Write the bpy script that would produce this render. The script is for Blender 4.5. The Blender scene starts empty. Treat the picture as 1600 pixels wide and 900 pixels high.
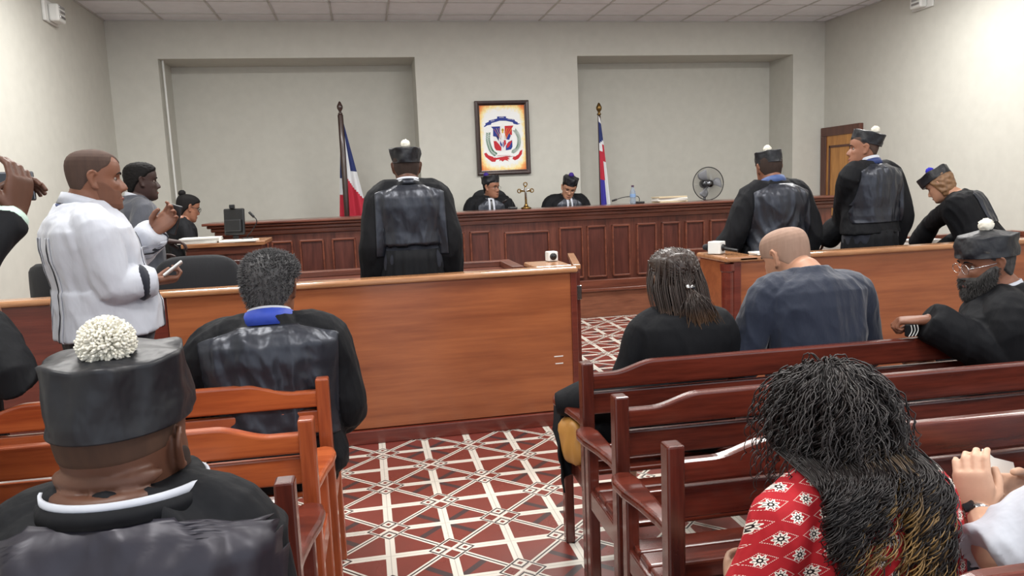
import bpy, bmesh, math, random
import numpy as np
from mathutils import Vector, Matrix, noise
from mathutils.bvhtree import BVHTree
random.seed(7); rng = np.random.default_rng(7)
C = bpy.context.scene
COL = C.collection
PI = math.pi
# ------------------------------------------------------------------ camera
F = 1180.0; H = 1.5                       # focal length in px of a 1600x900 frame, camera height (m)
def _rot(vd=(566, 303), vv=(1200, 10000)):
    a = np.array([vd[0]-800, vd[1]-450, F]); a /= np.linalg.norm(a)
    b = np.array([vv[0]-800, vv[1]-450, F]); b -= a*(a@b); b /= np.linalg.norm(b)
    z = -b; return np.array([np.cross(a, z), a, z]).T
RC = _rot()
def ray(px, py): return RC.T @ np.array([px-800, py-450, F])
def atY(px, py, Y): d = ray(px, py); return np.array([0, 0, H])+d*(Y/d[1])
def atZ(px, py, Z): d = ray(px, py); return np.array([0, 0, H])+d*((Z-H)/d[2])
cam = bpy.data.objects.new('camera', bpy.data.cameras.new('camera')); COL.objects.link(cam)
cam.data.sensor_width = 36; cam.data.lens = F/1600*36; cam.data.clip_start = .05
W = RC.T
cam.matrix_world = Matrix([[W[i][0], -W[i][1], -W[i][2], (0, 0, H)[i]] for i in range(3)]+[[0, 0, 0, 1]])
C.camera = cam
# ------------------------------------------------------------------ light
wd = bpy.data.worlds.new('world'); C.world = wd; wd.use_nodes = True
wd.node_tree.nodes['Background'].inputs[0].default_value = (.88, .93, 1, 1)
wd.node_tree.nodes['Background'].inputs[1].default_value = 1.15
ZC = 3.59; XL = -2.78; XR = 6.38; YB = 9.7
LAMPS = [(-1.2, 6.6), (1.9, 6.6), (4.9, 6.6), (-1.2, 3.6), (1.9, 3.6), (4.9, 3.6), (-1.2, .6), (1.9, .6), (4.9, .6)]
for i, (lx, ly) in enumerate(LAMPS):
    l = bpy.data.lights.new('ceiling_lamp_light', 'AREA'); l.shape = 'RECTANGLE'; l.size = 1.3; l.size_y = .55
    l.energy = 70 if ly > 5 else (54 if lx < 4 else 26); l.color = (1, .985, .95)
    o = bpy.data.objects.new('ceiling_lamp_light', l); COL.objects.link(o); o.location = (lx, ly, ZC-.045)
C.view_settings.view_transform = 'Standard'; C.view_settings.look = 'None'
C.view_settings.gamma = 1; C.view_settings.exposure = .42; C.view_settings.use_curve_mapping = False
# ------------------------------------------------------------------ materials
def lin(c):
    c = [x/255 for x in c]; return tuple(x/12.92 if x <= .04045 else ((x+.055)/1.055)**2.4 for x in c)+(1,)
class NT:
    def __init__(s, m): s.t = m.node_tree; s.n = s.t.nodes; s.l = s.t.links
    def node(s, kind, **kw):
        n = s.n.new(kind)
        for k, v in kw.items(): setattr(n, k, v)
        return n
    def m(s, op, a, b=0.0, c=0.0):
        n = s.n.new('ShaderNodeMath'); n.operation = op
        for i, x in enumerate((a, b, c)):
            if isinstance(x, (int, float)): n.inputs[i].default_value = x
            else: s.l.new(x, n.inputs[i])
        return n.outputs[0]
    def mix(s, f, a, b):
        n = s.n.new('ShaderNodeMix'); n.data_type = 'RGBA'
        for i, x in ((0, f), (6, a), (7, b)):
            if isinstance(x, (int, float, tuple)): n.inputs[i].default_value = x
            else: s.l.new(x, n.inputs[i])
        return n.outputs[2]
    def noise(s, vec, scale, detail=3, rough=.5):
        n = s.n.new('ShaderNodeTexNoise'); n.inputs['Scale'].default_value = scale
        n.inputs['Detail'].default_value = detail; n.inputs['Roughness'].default_value = rough
        s.l.new(vec, n.inputs['Vector']); return n.outputs['Fac']
    def coords(s, sc=(1, 1, 1), kind='Object'):
        tc = s.n.new('ShaderNodeTexCoord'); mp = s.n.new('ShaderNodeMapping'); mp.inputs['Scale'].default_value = sc
        s.l.new(tc.outputs[kind], mp.inputs['Vector']); return mp.outputs[0]
    def ramp(s, f, stops):
        n = s.n.new('ShaderNodeValToRGB'); e = n.color_ramp.elements
        while len(e) < len(stops): e.new(.5)
        for i, (p, c) in enumerate(stops): e[i].position = p; e[i].color = c
        s.l.new(f, n.inputs[0]); return n.outputs[0]
    def bump(s, f, strength, dist=.01):
        n = s.n.new('ShaderNodeBump'); n.inputs['Strength'].default_value = strength; n.inputs['Distance'].default_value = dist
        s.l.new(f, n.inputs['Height']); return n.outputs[0]
def mat(name, col, rough=.5, metal=0, spec=.5, coat=0, sheen=0, trans=0, alpha=1, emit=None):
    m = bpy.data.materials.new(name); m.use_nodes = True; b = m.node_tree.nodes['Principled BSDF']
    b.inputs['Base Color'].default_value = lin(col); b.inputs['Roughness'].default_value = rough
    b.inputs['Metallic'].default_value = metal; b.inputs['Specular IOR Level'].default_value = spec
    b.inputs['Coat Weight'].default_value = coat; b.inputs['Coat Roughness'].default_value = .12
    b.inputs['Sheen Weight'].default_value = sheen; b.inputs['Transmission Weight'].default_value = trans
    b.inputs['Alpha'].default_value = alpha
    if emit: b.inputs['Emission Color'].default_value = lin(emit[0]); b.inputs['Emission Strength'].default_value = emit[1]
    # every surface gets a faint procedural variation
    t = NT(m); f = t.noise(t.coords(), 9, 4)
    c0 = lin(col); d = tuple(x*.86 for x in c0[:3])+(1,)
    t.l.new(t.mix(f, c0, d), b.inputs['Base Color'])
    return m
def bsdf(m): return m.node_tree.nodes['Principled BSDF']
def wood(name, dark, light, axis=0, rough=.28, coat=.4, scale=1.0, seams=None):
    m = mat(name, light, rough, coat=coat); t = NT(m); sc = [9*scale]*3; sc[axis] = 1.1*scale
    v = t.coords(tuple(sc)); n1 = t.noise(v, 2.2, 5, .6); sc2 = [60*scale]*3; sc2[axis] = 3*scale
    n2 = t.noise(t.coords(tuple(sc2)), 1.5, 3, .6)
    f = t.m('MULTIPLY_ADD', n2, .35, t.m('MULTIPLY', n1, .75))
    col = t.ramp(f, [(.34, lin(dark)), (.68, lin(light))])
    t.l.new(col, bsdf(m).inputs['Base Color'])
    t.l.new(t.bump(n2, .06, .002), bsdf(m).inputs['Normal'])
    return m
def fabric(name, col, rough=.75, fold=.3, sc=(7, 7, 2.5), sheen=.1, spec=.4, weave=0):
    m = mat(name, col, rough, sheen=sheen, spec=spec); t = NT(m); v = t.coords(sc)
    n = t.noise(v, 2.0, 3, .5)
    nm = t.bump(n, fold, .03); t.l.new(nm, bsdf(m).inputs['Normal'])
    return m
M = {}
M['wall'] = mat('wall_paint', (201, 200, 192), .72, spec=.25)
M['part'] = wood('partition_veneer', (116, 60, 34), (154, 90, 54), 0, .32, .25, .5)
M['partred'] = wood('partition_red_board', (72, 24, 18), (104, 44, 32), 0, .3, .3)
M['cap'] = wood('partition_cap', (130, 84, 52), (176, 128, 90), 0, .25, .4)
M['jb'] = wood('tribunal_wood_vertical', (58, 28, 22), (104, 58, 45), 2, .34, .25)
M['jbp'] = wood('tribunal_panel', (52, 24, 20), (86, 46, 38), 2, .34, .25)
M['jbh'] = wood('tribunal_wood_horizontal', (66, 32, 25), (112, 64, 48), 0, .28, .35)
M['dais'] = wood('dais_boards', (88, 48, 34), (128, 80, 58), 0, .35, .2, 1.4)
M['mahog'] = wood('mahogany', (48, 15, 10), (98, 40, 27), 0, .27, .35)
M['mahogv'] = wood('mahogany_vertical', (44, 15, 11), (88, 37, 27), 2, .27, .35)
M['orange'] = wood('orange_wood', (122, 48, 22), (172, 88, 46), 0, .28, .35)
M['orangev'] = wood('orange_wood_vertical', (112, 44, 22), (160, 80, 44), 2, .28, .35)
M['darkw'] = wood('dark_wood', (34, 20, 18), (58, 36, 31), 2, .35)
M['doorw'] = wood('door_leaf_wood', (150, 96, 44), (196, 140, 76), 2, .4, .1)
M['doorf'] = wood('door_frame_wood', (66, 34, 26), (94, 54, 42), 2, .35, .2)
M['white'] = mat('white_plastic', (226, 227, 224), .4)
M['black'] = mat('black_plastic', (20, 21, 24), .35)
M['blackf'] = fabric('black_upholstery', (24, 26, 31), .8, .15)
M['metal'] = mat('grey_metal', (120, 122, 126), .3, 1)
M['chrome'] = mat('chrome', (205, 206, 208), .15, 1)
M['brass'] = mat('brass', (122, 96, 56), .35, 1)
M['paper'] = mat('paper', (232, 230, 224), .7)
M['glass'] = mat('lens_glass', (30, 34, 40), .08)
M['satin'] = fabric('black_satin', (44, 48, 58), .38, .5, (5, 5, 2.2), 0, .8); bsdf(M['satin']).inputs['Metallic'].default_value = .5
M['satind'] = fabric('dark_satin', (40, 38, 48), .44, .4, (4, 4, 2), 0, .6); bsdf(M['satind']).inputs['Metallic'].default_value = .35
M['wool'] = fabric('black_wool', (11, 13, 18), .78, .35, (8, 8, 3), 0, .25)
M['navy'] = fabric('navy_suit', (30, 38, 56), .7, .35, (8, 8, 4), .2, .3)
M['grey'] = fabric('grey_suit', (70, 73, 82), .7, .3, (8, 8, 4), .2, .3)
M['hat'] = fabric('hat_cloth', (17, 19, 26), .46, .5, (6, 6, 4), 0, .45)
M['shirt'] = fabric('white_shirt_cloth', (190, 194, 204), .75, .22, (8, 8, 4), .1, .3)
M['mint'] = fabric('pale_green_cuff', (196, 222, 208), .75, .3)
M['bluecol'] = fabric('blue_collar_cloth', (38, 66, 168), .6, .2)
M['bluecol2'] = fabric('dusty_blue_collar_cloth', (62, 84, 134), .6, .2)
M['bluecol3'] = fabric('deep_blue_collar_cloth', (34, 52, 104), .6, .2)
M['trous'] = fabric('dark_trousers', (28, 32, 44), .8, .3)
M['shoe'] = mat('black_shoe_leather', (18, 17, 17), .3)
M['eyew'] = mat('eye_white', (126, 112, 104), .3)
M['eyed'] = mat('eye_iris', (38, 24, 18), .2)
M['lip'] = mat('lips', (128, 72, 62), .5)
M['tan'] = mat('tan_leather', (178, 128, 62), .5)
def skin(name, c, c2=None):
    m = mat(name, c, .48, spec=.4); t = NT(m)
    a = lin(c); b = lin(c2 or tuple(x*.86 for x in c))
    t.l.new(t.mix(t.m('SMOOTH_MIN', t.noise(t.coords(), 22, 4, .6), 1, .1), a, b), bsdf(m).inputs['Base Color'])
    t.l.new(t.bump(t.noise(t.coords(), 160, 2), .06, .002), bsdf(m).inputs['Normal'])
    return m
M['sk_dark'] = skin('skin_deep_brown', (92, 59, 44)); M['sk_vdark'] = skin('skin_very_dark', (58, 40, 37))
M['sk_brown'] = skin('skin_brown', (128, 84, 64)); M['sk_mid'] = skin('skin_warm_brown', (150, 104, 82))
M['sk_tan'] = skin('skin_tan', (186, 138, 112)); M['sk_light'] = skin('skin_light', (214, 172, 146))
def hairm(name, c1, c2, rough=.45, zr=None, sc=60):
    m = mat(name, c1, rough, spec=.5 if rough < .6 else .2); t = NT(m)
    col = t.mix(t.noise(t.coords((sc, sc, sc*.15)), 1, 3), lin(c1), lin(c2))
    if zr:   # dyed ends: the hair itself is lighter towards its ends
        s = t.node('ShaderNodeSeparateXYZ'); tc = t.node('ShaderNodeTexCoord'); t.l.new(tc.outputs['Object'], s.inputs[0])
        f = t.node('ShaderNodeMapRange'); t.l.new(s.outputs[2], f.inputs[0])
        f.inputs[1].default_value = zr[0]; f.inputs[2].default_value = zr[1]
        k = t.m('MULTIPLY', f.outputs[0], t.noise(t.coords((25, 25, 4)), 1.2, 2))
        k = t.m('MULTIPLY', k, zr[3])
        k = t.m('MINIMUM', k, 1.0)
        col = t.mix(k, col, lin(zr[2]))
    t.l.new(col, bsdf(m).inputs['Base Color'])
    return m
M['h_black'] = hairm('hair_black', (11, 10, 11), (20, 18, 18), .8)
M['h_grey'] = hairm('hair_grey', (36, 36, 38), (112, 111, 112), .6, sc=70)
M['h_stub'] = hairm('hair_shaved', (62, 50, 46), (84, 66, 58), .8)
M['h_stubd'] = hairm('hair_stubble_dark', (44, 35, 32), (58, 46, 41), .8)
M['h_stub2'] = hairm('hair_stubble_light', (96, 66, 54), (112, 76, 60), .7)
M['h_stub3'] = hairm('hair_cropped_nape', (58, 43, 36), (80, 58, 46), .7)
M['h_fair'] = hairm('hair_scalp_fair', (160, 132, 116), (134, 108, 94), .6)
M['h_beard'] = hairm('hair_beard', (20, 20, 21), (88, 86, 85), .8, sc=110)
M['h_blonde'] = hairm('hair_light_brown', (96, 68, 46), (140, 104, 70), .5)
M['cream'] = mat('cream_yarn', (226, 222, 208), .9); M['blueyarn'] = mat('blue_yarn', (24, 24, 170), .8)
M['purple'] = mat('purple_yarn', (52, 26, 120), .8)
M['fblue'] = fabric('flag_blue', (28, 42, 98), .7, .2); M['fred'] = fabric('flag_red', (178, 34, 56), .7, .2)
M['fwhite'] = fabric('flag_white', (214, 216, 220), .7, .2); M['fviolet'] = fabric('flag_violet_blue', (54, 46, 150), .7, .2)
def floor_material():
    m = mat('patterned_cement_tile', (150, 70, 60), .28, coat=.15); t = NT(m)
    tc = t.node('ShaderNodeTexCoord'); s = t.node('ShaderNodeSeparateXYZ'); t.l.new(tc.outputs['Object'], s.inputs[0])
    T = .2545; X = t.m('ADD', s.outputs[0], -.0205+40*T); Y = t.m('ADD', s.outputs[1], -3.788+40*T)
    # cell coordinates relative to nearest lattice intersection
    def near(v, p): return t.m('SUBTRACT', t.m('FLOORED_MODULO', t.m('ADD', v, p/2), p), p/2)
    x = near(X, T); y = near(Y, T); ax = t.m('ABSOLUTE', x); ay = t.m('ABSOLUTE', y)
    ix = t.m('FLOOR', t.m('ADD', t.m('DIVIDE', X, T), .5)); iy = t.m('FLOOR', t.m('ADD', t.m('DIVIDE', Y, T), .5))
    odd = t.m('FLOORED_MODULO', ix, 2)                                   # odd column
    knotf = t.m('SUBTRACT', 1, t.m('FLOORED_MODULO', t.m('ADD', ix, iy), 2))
    # vector from the nearest KNOT (lattice rotated by 45 degrees): rel. coordinates x2,y2
    l1 = t.m('ADD', ax, ay)
    lt = lambda a, b: t.m('LESS_THAN', a, b)
    base = t.mix(t.noise(t.coords(), 5, 5, .65), lin((120, 54, 46)), lin((98, 46, 40)))
    dif = t.m('ABSOLUTE', t.m('SUBTRACT', ax, ay))                       # distance to either diagonal of the tile corner
    plain = t.m('SUBTRACT', 1, knotf)
    dark = t.m('MULTIPLY', t.m('MULTIPLY', lt(dif, .021), plain), odd)
    dark = t.m('MULTIPLY', dark, lt(l1, T*.93))
    c = t.mix(dark, base, lin((58, 48, 50)))
    white = lin((204, 200, 190)); blk = lin((38, 36, 40)); red = base
    band = t.m('MAXIMUM', lt(ax, .0205), lt(ay, .0205))
    c = t.mix(band, c, white)
    grout = t.m('MAXIMUM', lt(ax, .0018), lt(ay, .0016)); c = t.mix(t.m('MULTIPLY', grout, .45), c, lin((92, 90, 84)))
    # diagonal strip knot -> knot: from a plain corner it is the anti-diagonal |x|+|y| = T
    dd = t.m('MULTIPLY', t.m('ABSOLUTE', t.m('SUBTRACT', l1, T)), plain)
    dg_p = t.m('ADD', dd, t.m('MULTIPLY', knotf, 9)); dg_k = t.m('ADD', dif, t.m('MULTIPLY', plain, 9))
    dg = t.m('MINIMUM', dg_p, dg_k)
    c = t.mix(lt(dg, .019), c, white); c = t.mix(lt(dg, .0052), c, blk)
    # knots
    big = t.m('ADD', l1, t.m('MULTIPLY', plain, 9))
    c = t.mix(lt(big, .104), c, white); 
    ring = lambda v, r, w: lt(t.m('ABSOLUTE', t.m('SUBTRACT', v, r)), w)
    c = t.mix(ring(big, .093, .0055), c, blk)
    c = t.mix(lt(big, .079), c, red)
    # inner white cross-over and the two small diamonds (along x in odd columns, along y in even ones)
    c = t.mix(t.m('MULTIPLY', lt(dif, .010), lt(big, .079)), c, white)
    ox = t.m('ADD', t.m('MULTIPLY', odd, ax), t.m('MULTIPLY', t.m('SUBTRACT', 1, odd), ay))
    oy = t.m('ADD', t.m('MULTIPLY', odd, ay), t.m('MULTIPLY', t.m('SUBTRACT', 1, odd), ax))
    sm = t.m('ADD', t.m('ADD', t.m('ABSOLUTE', t.m('SUBTRACT', ox, .057)), oy), t.m('MULTIPLY', plain, 9))
    c = t.mix(lt(sm, .044), c, white); c = t.mix(ring(sm, .036, .0055), c, blk); c = t.mix(lt(sm, .014), c, red)
    t.l.new(c, bsdf(m).inputs['Base Color'])
    t.l.new(t.m('MULTIPLY_ADD', t.noise(t.coords(), 3, 4), .18, .2), bsdf(m).inputs['Roughness'])
    return m
M['floor'] = floor_material()
def ceiling_material():
    m = mat('ceiling_tile', (236, 237, 242), .85, spec=.2); t = NT(m)
    t.l.new(t.bump(t.noise(t.coords(), 90, 3), .25, .004), bsdf(m).inputs['Normal']); return m
M['ceil'] = ceiling_material(); M['grid'] = mat('ceiling_grid_paint', (196, 195, 193), .5)
def dress_material():
    m = mat('red_printed_cotton', (150, 30, 38), .75, spec=.25); t = NT(m)
    tc = t.node('ShaderNodeTexCoord'); s = t.node('ShaderNodeSeparateXYZ'); t.l.new(tc.outputs['Object'], s.inputs[0])
    P = .062
    w = t.m('MULTIPLY', t.m('SUBTRACT', t.noise(t.coords(), 6, 2), .5), .018)
    u0 = t.m('ADD', t.m('ADD', s.outputs[0], w), 20*P); v0 = t.m('ADD', t.m('ADD', s.outputs[2], t.m('MULTIPLY', s.outputs[1], .6)), 20*P)
    row = t.m('FLOOR', t.m('DIVIDE', v0, P*.62)); sh = t.m('MULTIPLY', t.m('FLOORED_MODULO', row, 2), P/2)
    u = t.m('SUBTRACT', t.m('FLOORED_MODULO', t.m('ADD', u0, sh), P), P/2)
    v = t.m('SUBTRACT', t.m('FLOORED_MODULO', v0, P*.62), P*.31)
    r = t.m('SQRT', t.m('ADD', t.m('MULTIPLY', u, u), t.m('MULTIPLY', v, v)))
    th = t.m('ARCTAN2', v, u); pet = t.m('MULTIPLY_ADD', t.m('COSINE', t.m('MULTIPLY', th, 8)), .0022, .0115)
    rd = t.mix(t.noise(t.coords(), 12, 2), lin((150, 24, 34)), lin((176, 34, 42)))
    lt = lambda a, b: t.m('LESS_THAN', a, b)
    W_ = lin((232, 224, 214)); K = lin((28, 16, 20))
    # dotted lozenge lines between the flowers
    k1 = t.m('ABSOLUTE', t.m('SUBTRACT', t.m('ADD', t.m('ABSOLUTE', u), t.m('MULTIPLY', t.m('ABSOLUTE', v), 1.6)), P*.42))
    dot = t.m('GREATER_THAN', t.m('SINE', t.m('MULTIPLY', t.m('SUBTRACT', t.m('ABSOLUTE', u), t.m('ABSOLUTE', v)), 1500)), -.2)
    c = t.mix(t.m('MULTIPLY', lt(k1, .0011), dot), rd, W_)
    c = t.mix(lt(r, pet), c, W_)
    c = t.mix(t.m('MULTIPLY', lt(r, .0105), t.m('GREATER_THAN', t.m('COSINE', t.m('MULTIPLY', th, 8)), .72)), c, K)
    c = t.mix(lt(r, .0052), c, K); c = t.mix(lt(r, .0024), c, W_)
    t.l.new(c, bsdf(m).inputs['Base Color'])
    t.l.new(t.bump(t.noise(t.coords((7, 7, 3)), 2, 3), .35, .03), bsdf(m).inputs['Normal'])
    return m
M['dress'] = dress_material()
# ------------------------------------------------------------------ mesh helpers
class MB:
    def __init__(s): s.v = []; s.f = []; s.mi = []; s.cur = 0
    def add(s, V, Fc):
        o = len(s.v); s.v += [tuple(map(float, p)) for p in V]; s.f += [tuple(i+o for i in f) for f in Fc]; s.mi += [s.cur]*len(Fc); return s
    def box(s, c, d, R=None):
        P = [np.array([sx*d[0]/2, sy*d[1]/2, sz*d[2]/2]) for sz in (-1, 1) for sy in (-1, 1) for sx in (-1, 1)]
        if R is not None: P = [R@p for p in P]
        return s.add([p+np.array(c) for p in P], [(0, 2, 3, 1), (4, 5, 7, 6), (0, 1, 5, 4), (2, 6, 7, 3), (0, 4, 6, 2), (1, 3, 7, 5)])
    def bb(s, a, b): return s.box([(x+y)/2 for x, y in zip(a, b)], [abs(y-x) for x, y in zip(a, b)])
    def loft(s, R): V, Fc = loft(R); return s.add(V, Fc)
    def tube(s, P, r, m=10, **k): return s.loft(tube(P, r, m, **k))
    def prism(s, poly, z0, z1, T=lambda p: p):           # poly in (x,y); T maps (x,y,z)->world
        n = len(poly); V = [T((x, y, z)) for z in (z0, z1) for x, y in poly]
        return s.add(V, [tuple(range(n-1, -1, -1)), tuple(range(n, 2*n))]+[(i, (i+1) % n, n+(i+1) % n, n+i) for i in range(n)])
    def lathe(s, prof, c=(0, 0, 0), m=24, R=None):
        rings = []
        for r, z in prof:
            P = np.array([[max(r, 1e-5)*math.cos(a), max(r, 1e-5)*math.sin(a), z] for a in np.linspace(0, 2*PI, m, endpoint=False)])
            if R is not None: P = P@np.array(R).T
            rings.append(P+np.array(c))
        return s.loft(rings)
    def build(s, name, mats, parent=None, bevel=0, smooth=False, loc=(0, 0, 0), solid=0, seg=2):
        me = bpy.data.meshes.new(name); me.from_pydata(s.v, [], s.f)
        return finish(me, name, mats, parent, bevel, smooth, loc, s.mi, solid, seg)
def finish(me, name, mats, parent=None, bevel=0, smooth=False, loc=(0, 0, 0), mi=None, solid=0, seg=2, fixn=True):
    if not isinstance(mats, (list, tuple)): mats = [mats]
    for m in mats: me.materials.append(m)
    if mi and len(mats) > 1: me.polygons.foreach_set('material_index', mi)
    if fixn:
        b = bmesh.new(); b.from_mesh(me); bmesh.ops.recalc_face_normals(b, faces=b.faces); b.to_mesh(me); b.free()
    o = bpy.data.objects.new(name, me); COL.objects.link(o); o.location = loc
    if parent: o.parent = parent
    if smooth: me.polygons.foreach_set('use_smooth', [True]*len(me.polygons))
    if solid: md = o.modifiers.new('solid', 'SOLIDIFY'); md.thickness = solid; md.offset = -1
    if bevel:
        md = o.modifiers.new('bevel', 'BEVEL'); md.width = bevel; md.segments = seg; md.limit_method = 'ANGLE'; md.angle_limit = .6
        if not smooth: me.polygons.foreach_set('use_smooth', [False]*len(me.polygons))
    return o
def thing(name, label, cat, loc=(0, 0, 0), group=None):
    o = bpy.data.objects.new(name, None); COL.objects.link(o); o.location = tuple(map(float, loc)); o.empty_display_size = .1
    return tag(o, label, cat, group)
def tag(o, label, cat, group=None, kind=None):
    o['label'] = label; o['category'] = cat
    if group: o['group'] = group
    if kind: o['kind'] = kind
    return o
def struct(o): o['kind'] = 'structure'; return o
def copy_tree(o, parent=None):
    c = o.copy(); COL.objects.link(c)
    if parent: c.parent = parent
    for ch in list(o.children): copy_tree(ch, c)
    return c
def loft(rings, cap=True):
    R = [np.asarray(r, float) for r in rings]; n = len(R); m = len(R[0]); V = np.concatenate(R); Fc = []
    for i in range(n-1):
        for j in range(m):
            k = (j+1) % m; Fc.append((i*m+j, i*m+k, (i+1)*m+k, (i+1)*m+j))
    if cap:
        V = np.concatenate([V, [R[0].mean(0)], [R[-1].mean(0)]]); a = n*m
        for j in range(m):
            k = (j+1) % m; Fc.append((a, k, j)); Fc.append((a+1, (n-1)*m+j, (n-1)*m+k))
    return V, Fc
def catmull(P, k):
    P = np.asarray(P, float)
    if P.ndim == 1: P = P[:, None]
    n = len(P); out = []
    for i in range(n-1):
        p0 = P[max(i-1, 0)]; p1 = P[i]; p2 = P[i+1]; p3 = P[min(i+2, n-1)]
        for t in np.linspace(0, 1, k, endpoint=False):
            out.append(.5*((2*p1)+(-p0+p2)*t+(2*p0-5*p1+4*p2-p3)*t*t+(-p0+3*p1-3*p2+p3)*t**3))
    out.append(P[-1]); return np.array(out)
def nrm(v): v = np.asarray(v, float); return v/(np.linalg.norm(v)+1e-12)
def tube(P, r, m=10, k=1, flat=None, up=None):
    """rings round a polyline; r scalar/list; flat = (ratio, axis vector) squashes along that axis"""
    P = np.asarray(P, float); r = np.ones(len(P))*r if np.isscalar(r) else np.asarray(r, float)
    if k > 1: r = np.maximum(catmull(r, k)[:, 0], 1e-4); P = catmull(P, k)
    T = np.gradient(P, axis=0); T /= np.linalg.norm(T, axis=1)[:, None]+1e-12
    u = nrm(np.cross(T[0], up if up is not None else ((0, 0, 1) if abs(T[0][2]) < .8 else (0, 1, 0)))); rings = []
    a = np.linspace(0, 2*PI, m, endpoint=False)
    for i in range(len(P)):
        u = nrm(u-T[i]*(u@T[i])); w = np.cross(T[i], u)
        ring = np.outer(np.cos(a), u)*r[i]+np.outer(np.sin(a), w)*r[i]
        if flat is not None:
            ax = nrm(flat[1]); ring -= np.outer(ring@ax, ax)*(1-flat[0])
        rings.append(P[i]+ring)
    e0 = P[0]-T[0]*r[0]*.5; e1 = P[-1]+T[-1]*r[-1]*.5
    return [rings[0]*.4+e0*.6]+[rings[0]*.85+.15*P[0]-T[0]*r[0]*.3]+rings+[rings[-1]*.85+.15*P[-1]+T[-1]*r[-1]*.3]+[rings[-1]*.4+e1*.6]
def Rz(a): c, s = math.cos(a), math.sin(a); return np.array([[c, -s, 0], [s, c, 0], [0, 0, 1.]])
def Rx(a): c, s = math.cos(a), math.sin(a); return np.array([[1., 0, 0], [0, c, -s], [0, s, c]])
def Ry(a): c, s = math.cos(a), math.sin(a); return np.array([[c, 0, s], [0, 1., 0], [-s, 0, c]])
D2 = PI/180
def sstep(a, b, x): t = np.clip((x-a)/(b-a), 0, 1); return t*t*(3-2*t)
#@@ROOM
# ------------------------------------------------------------------ room shell
struct(MB().bb((XL-.1, -2.5, -.1), (XR+.1, YB+.9, 0)).build('floor', M['floor']))
struct(MB().bb((XL-.1, -2.5, 0), (XL, YB+.9, ZC+.1)).build('wall_left', M['wall']))
struct(MB().bb((XR, -2.5, 0), (XR+.1, YB+.9, ZC+.1)).build('wall_right', M['wall']))
bw = MB()                                              # back wall with two recesses
RZ = 3.155; R1 = (-2.24, .745); R2 = (2.835, 5.9); RD = .62
bw.bb((XL, YB, RZ), (XR, YB+RD+.1, ZC+.05)); bw.bb((XL, YB, 0), (R1[0], YB+RD, RZ)); bw.bb((R1[1], YB, 0), (R2[0], YB+RD, RZ))
bw.bb((R2[1], YB, 0), (XR, YB+RD, RZ)); bw.bb((XL, YB+RD, 0), (XR, YB+RD+.1, RZ))
struct(bw.build('wall_back', M['wall']))
struct(MB().bb((XL, -2.5, ZC), (XR, YB+.7, ZC+.08)).build('ceiling', M['ceil']))
g = MB(); 
for i in range(0, 16):
    x = -2.14+.64*(i)
    if x < XR: g.bb((x-.012, -2.5, ZC-.008), (x+.012, YB, ZC))
for y in [9.35-.58*i for i in range(0, 20)]: g.bb((XL, y-.012, ZC-.008), (XR, y+.012, ZC))
g.bb((XL, YB-.02, ZC-.012), (XR, YB, ZC)); g.bb((XL, -2.5, ZC-.012), (XL+.02, YB, ZC)); g.bb((XR-.02, -2.5, ZC-.012), (XR, YB, ZC))
struct(g.build('trim_1', M['grid']))
M['diff'] = mat('lamp_diffuser', (250, 250, 245), .5, emit=((255, 250, 240), 3.0))
for i, (lx, ly) in enumerate(LAMPS):
    t = thing('ceiling_lamp', 'white fluorescent ceiling panel, %s, %s' % (('left of the aisle', 'above the aisle', 'near the right wall')[i % 3], ('before the tribunal', 'over the front benches', 'over the nearest benches')[i//3]), 'lamp', (lx, ly, ZC-.02), 'fluorescent panels in the ceiling')
    fr = MB()
    for a, b in (((-.68, -.31), (.68, -.28)), ((-.68, .28), (.68, .31)), ((-.68, -.28), (-.65, .28)), ((.65, -.28), (.68, .28))):
        fr.bb((a[0], a[1], -.01), (b[0], b[1], .02))
    fr.build('frame', M['white'], t, .002); MB().bb((-.65, -.28, 0), (.65, .28, .012)).build('diffuser', M['diff'], t)
# conduit in the left recess corner
cd = MB().tube([(R1[0]+.03, YB+.1, 3.15), (R1[0]+.035, YB+.09, 2.4), (R1[0]+.045, YB+.08, 1.2), (R1[0]+.05, YB+.08, .35)], .013, 8).build('conduit', M['white'], smooth=True)
tag(cd, 'thin white cable conduit running down the left recess edge', 'conduit')
# door in the right wall
dX = XR
fr = MB(); fr.bb((dX-.06, 8.84, 0), (dX-.002, 8.96, 2.03)); fr.bb((dX-.06, 9.56, 0), (dX-.002, 9.68, 2.03)); fr.bb((dX-.06, 8.84, 2.031), (dX-.002, 9.68, 2.151))
door = struct(MB().bb((dX-.045, 8.94, .0), (dX-.005, 9.58, 2.04)).build('door_1', M['doorw'])) 
fr.build('door_frame', M['doorf'], door, .006)
pn = MB()
for z0, z1 in ((.2, .95), (1.1, 1.9)):
    for a, b in (((9.02, z0), (9.5, z0+.03)), ((9.02, z1-.03), (9.5, z1)), ((9.02, z0), (9.05, z1)), ((9.47, z0), (9.5, z1))):
        pn.bb((dX-.055, a[0], a[1]), (dX-.044, b[0], b[1]))
pn.build('panel_moulding', M['doorf'], door, .003)
MB().tube([(dX-.05, 9.03, 1.0), (dX-.1, 9.03, 1.0), (dX-.1, 9.14, 1.0)], .011, 8).build('door_handle', M['brass'], door, smooth=True)
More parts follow.
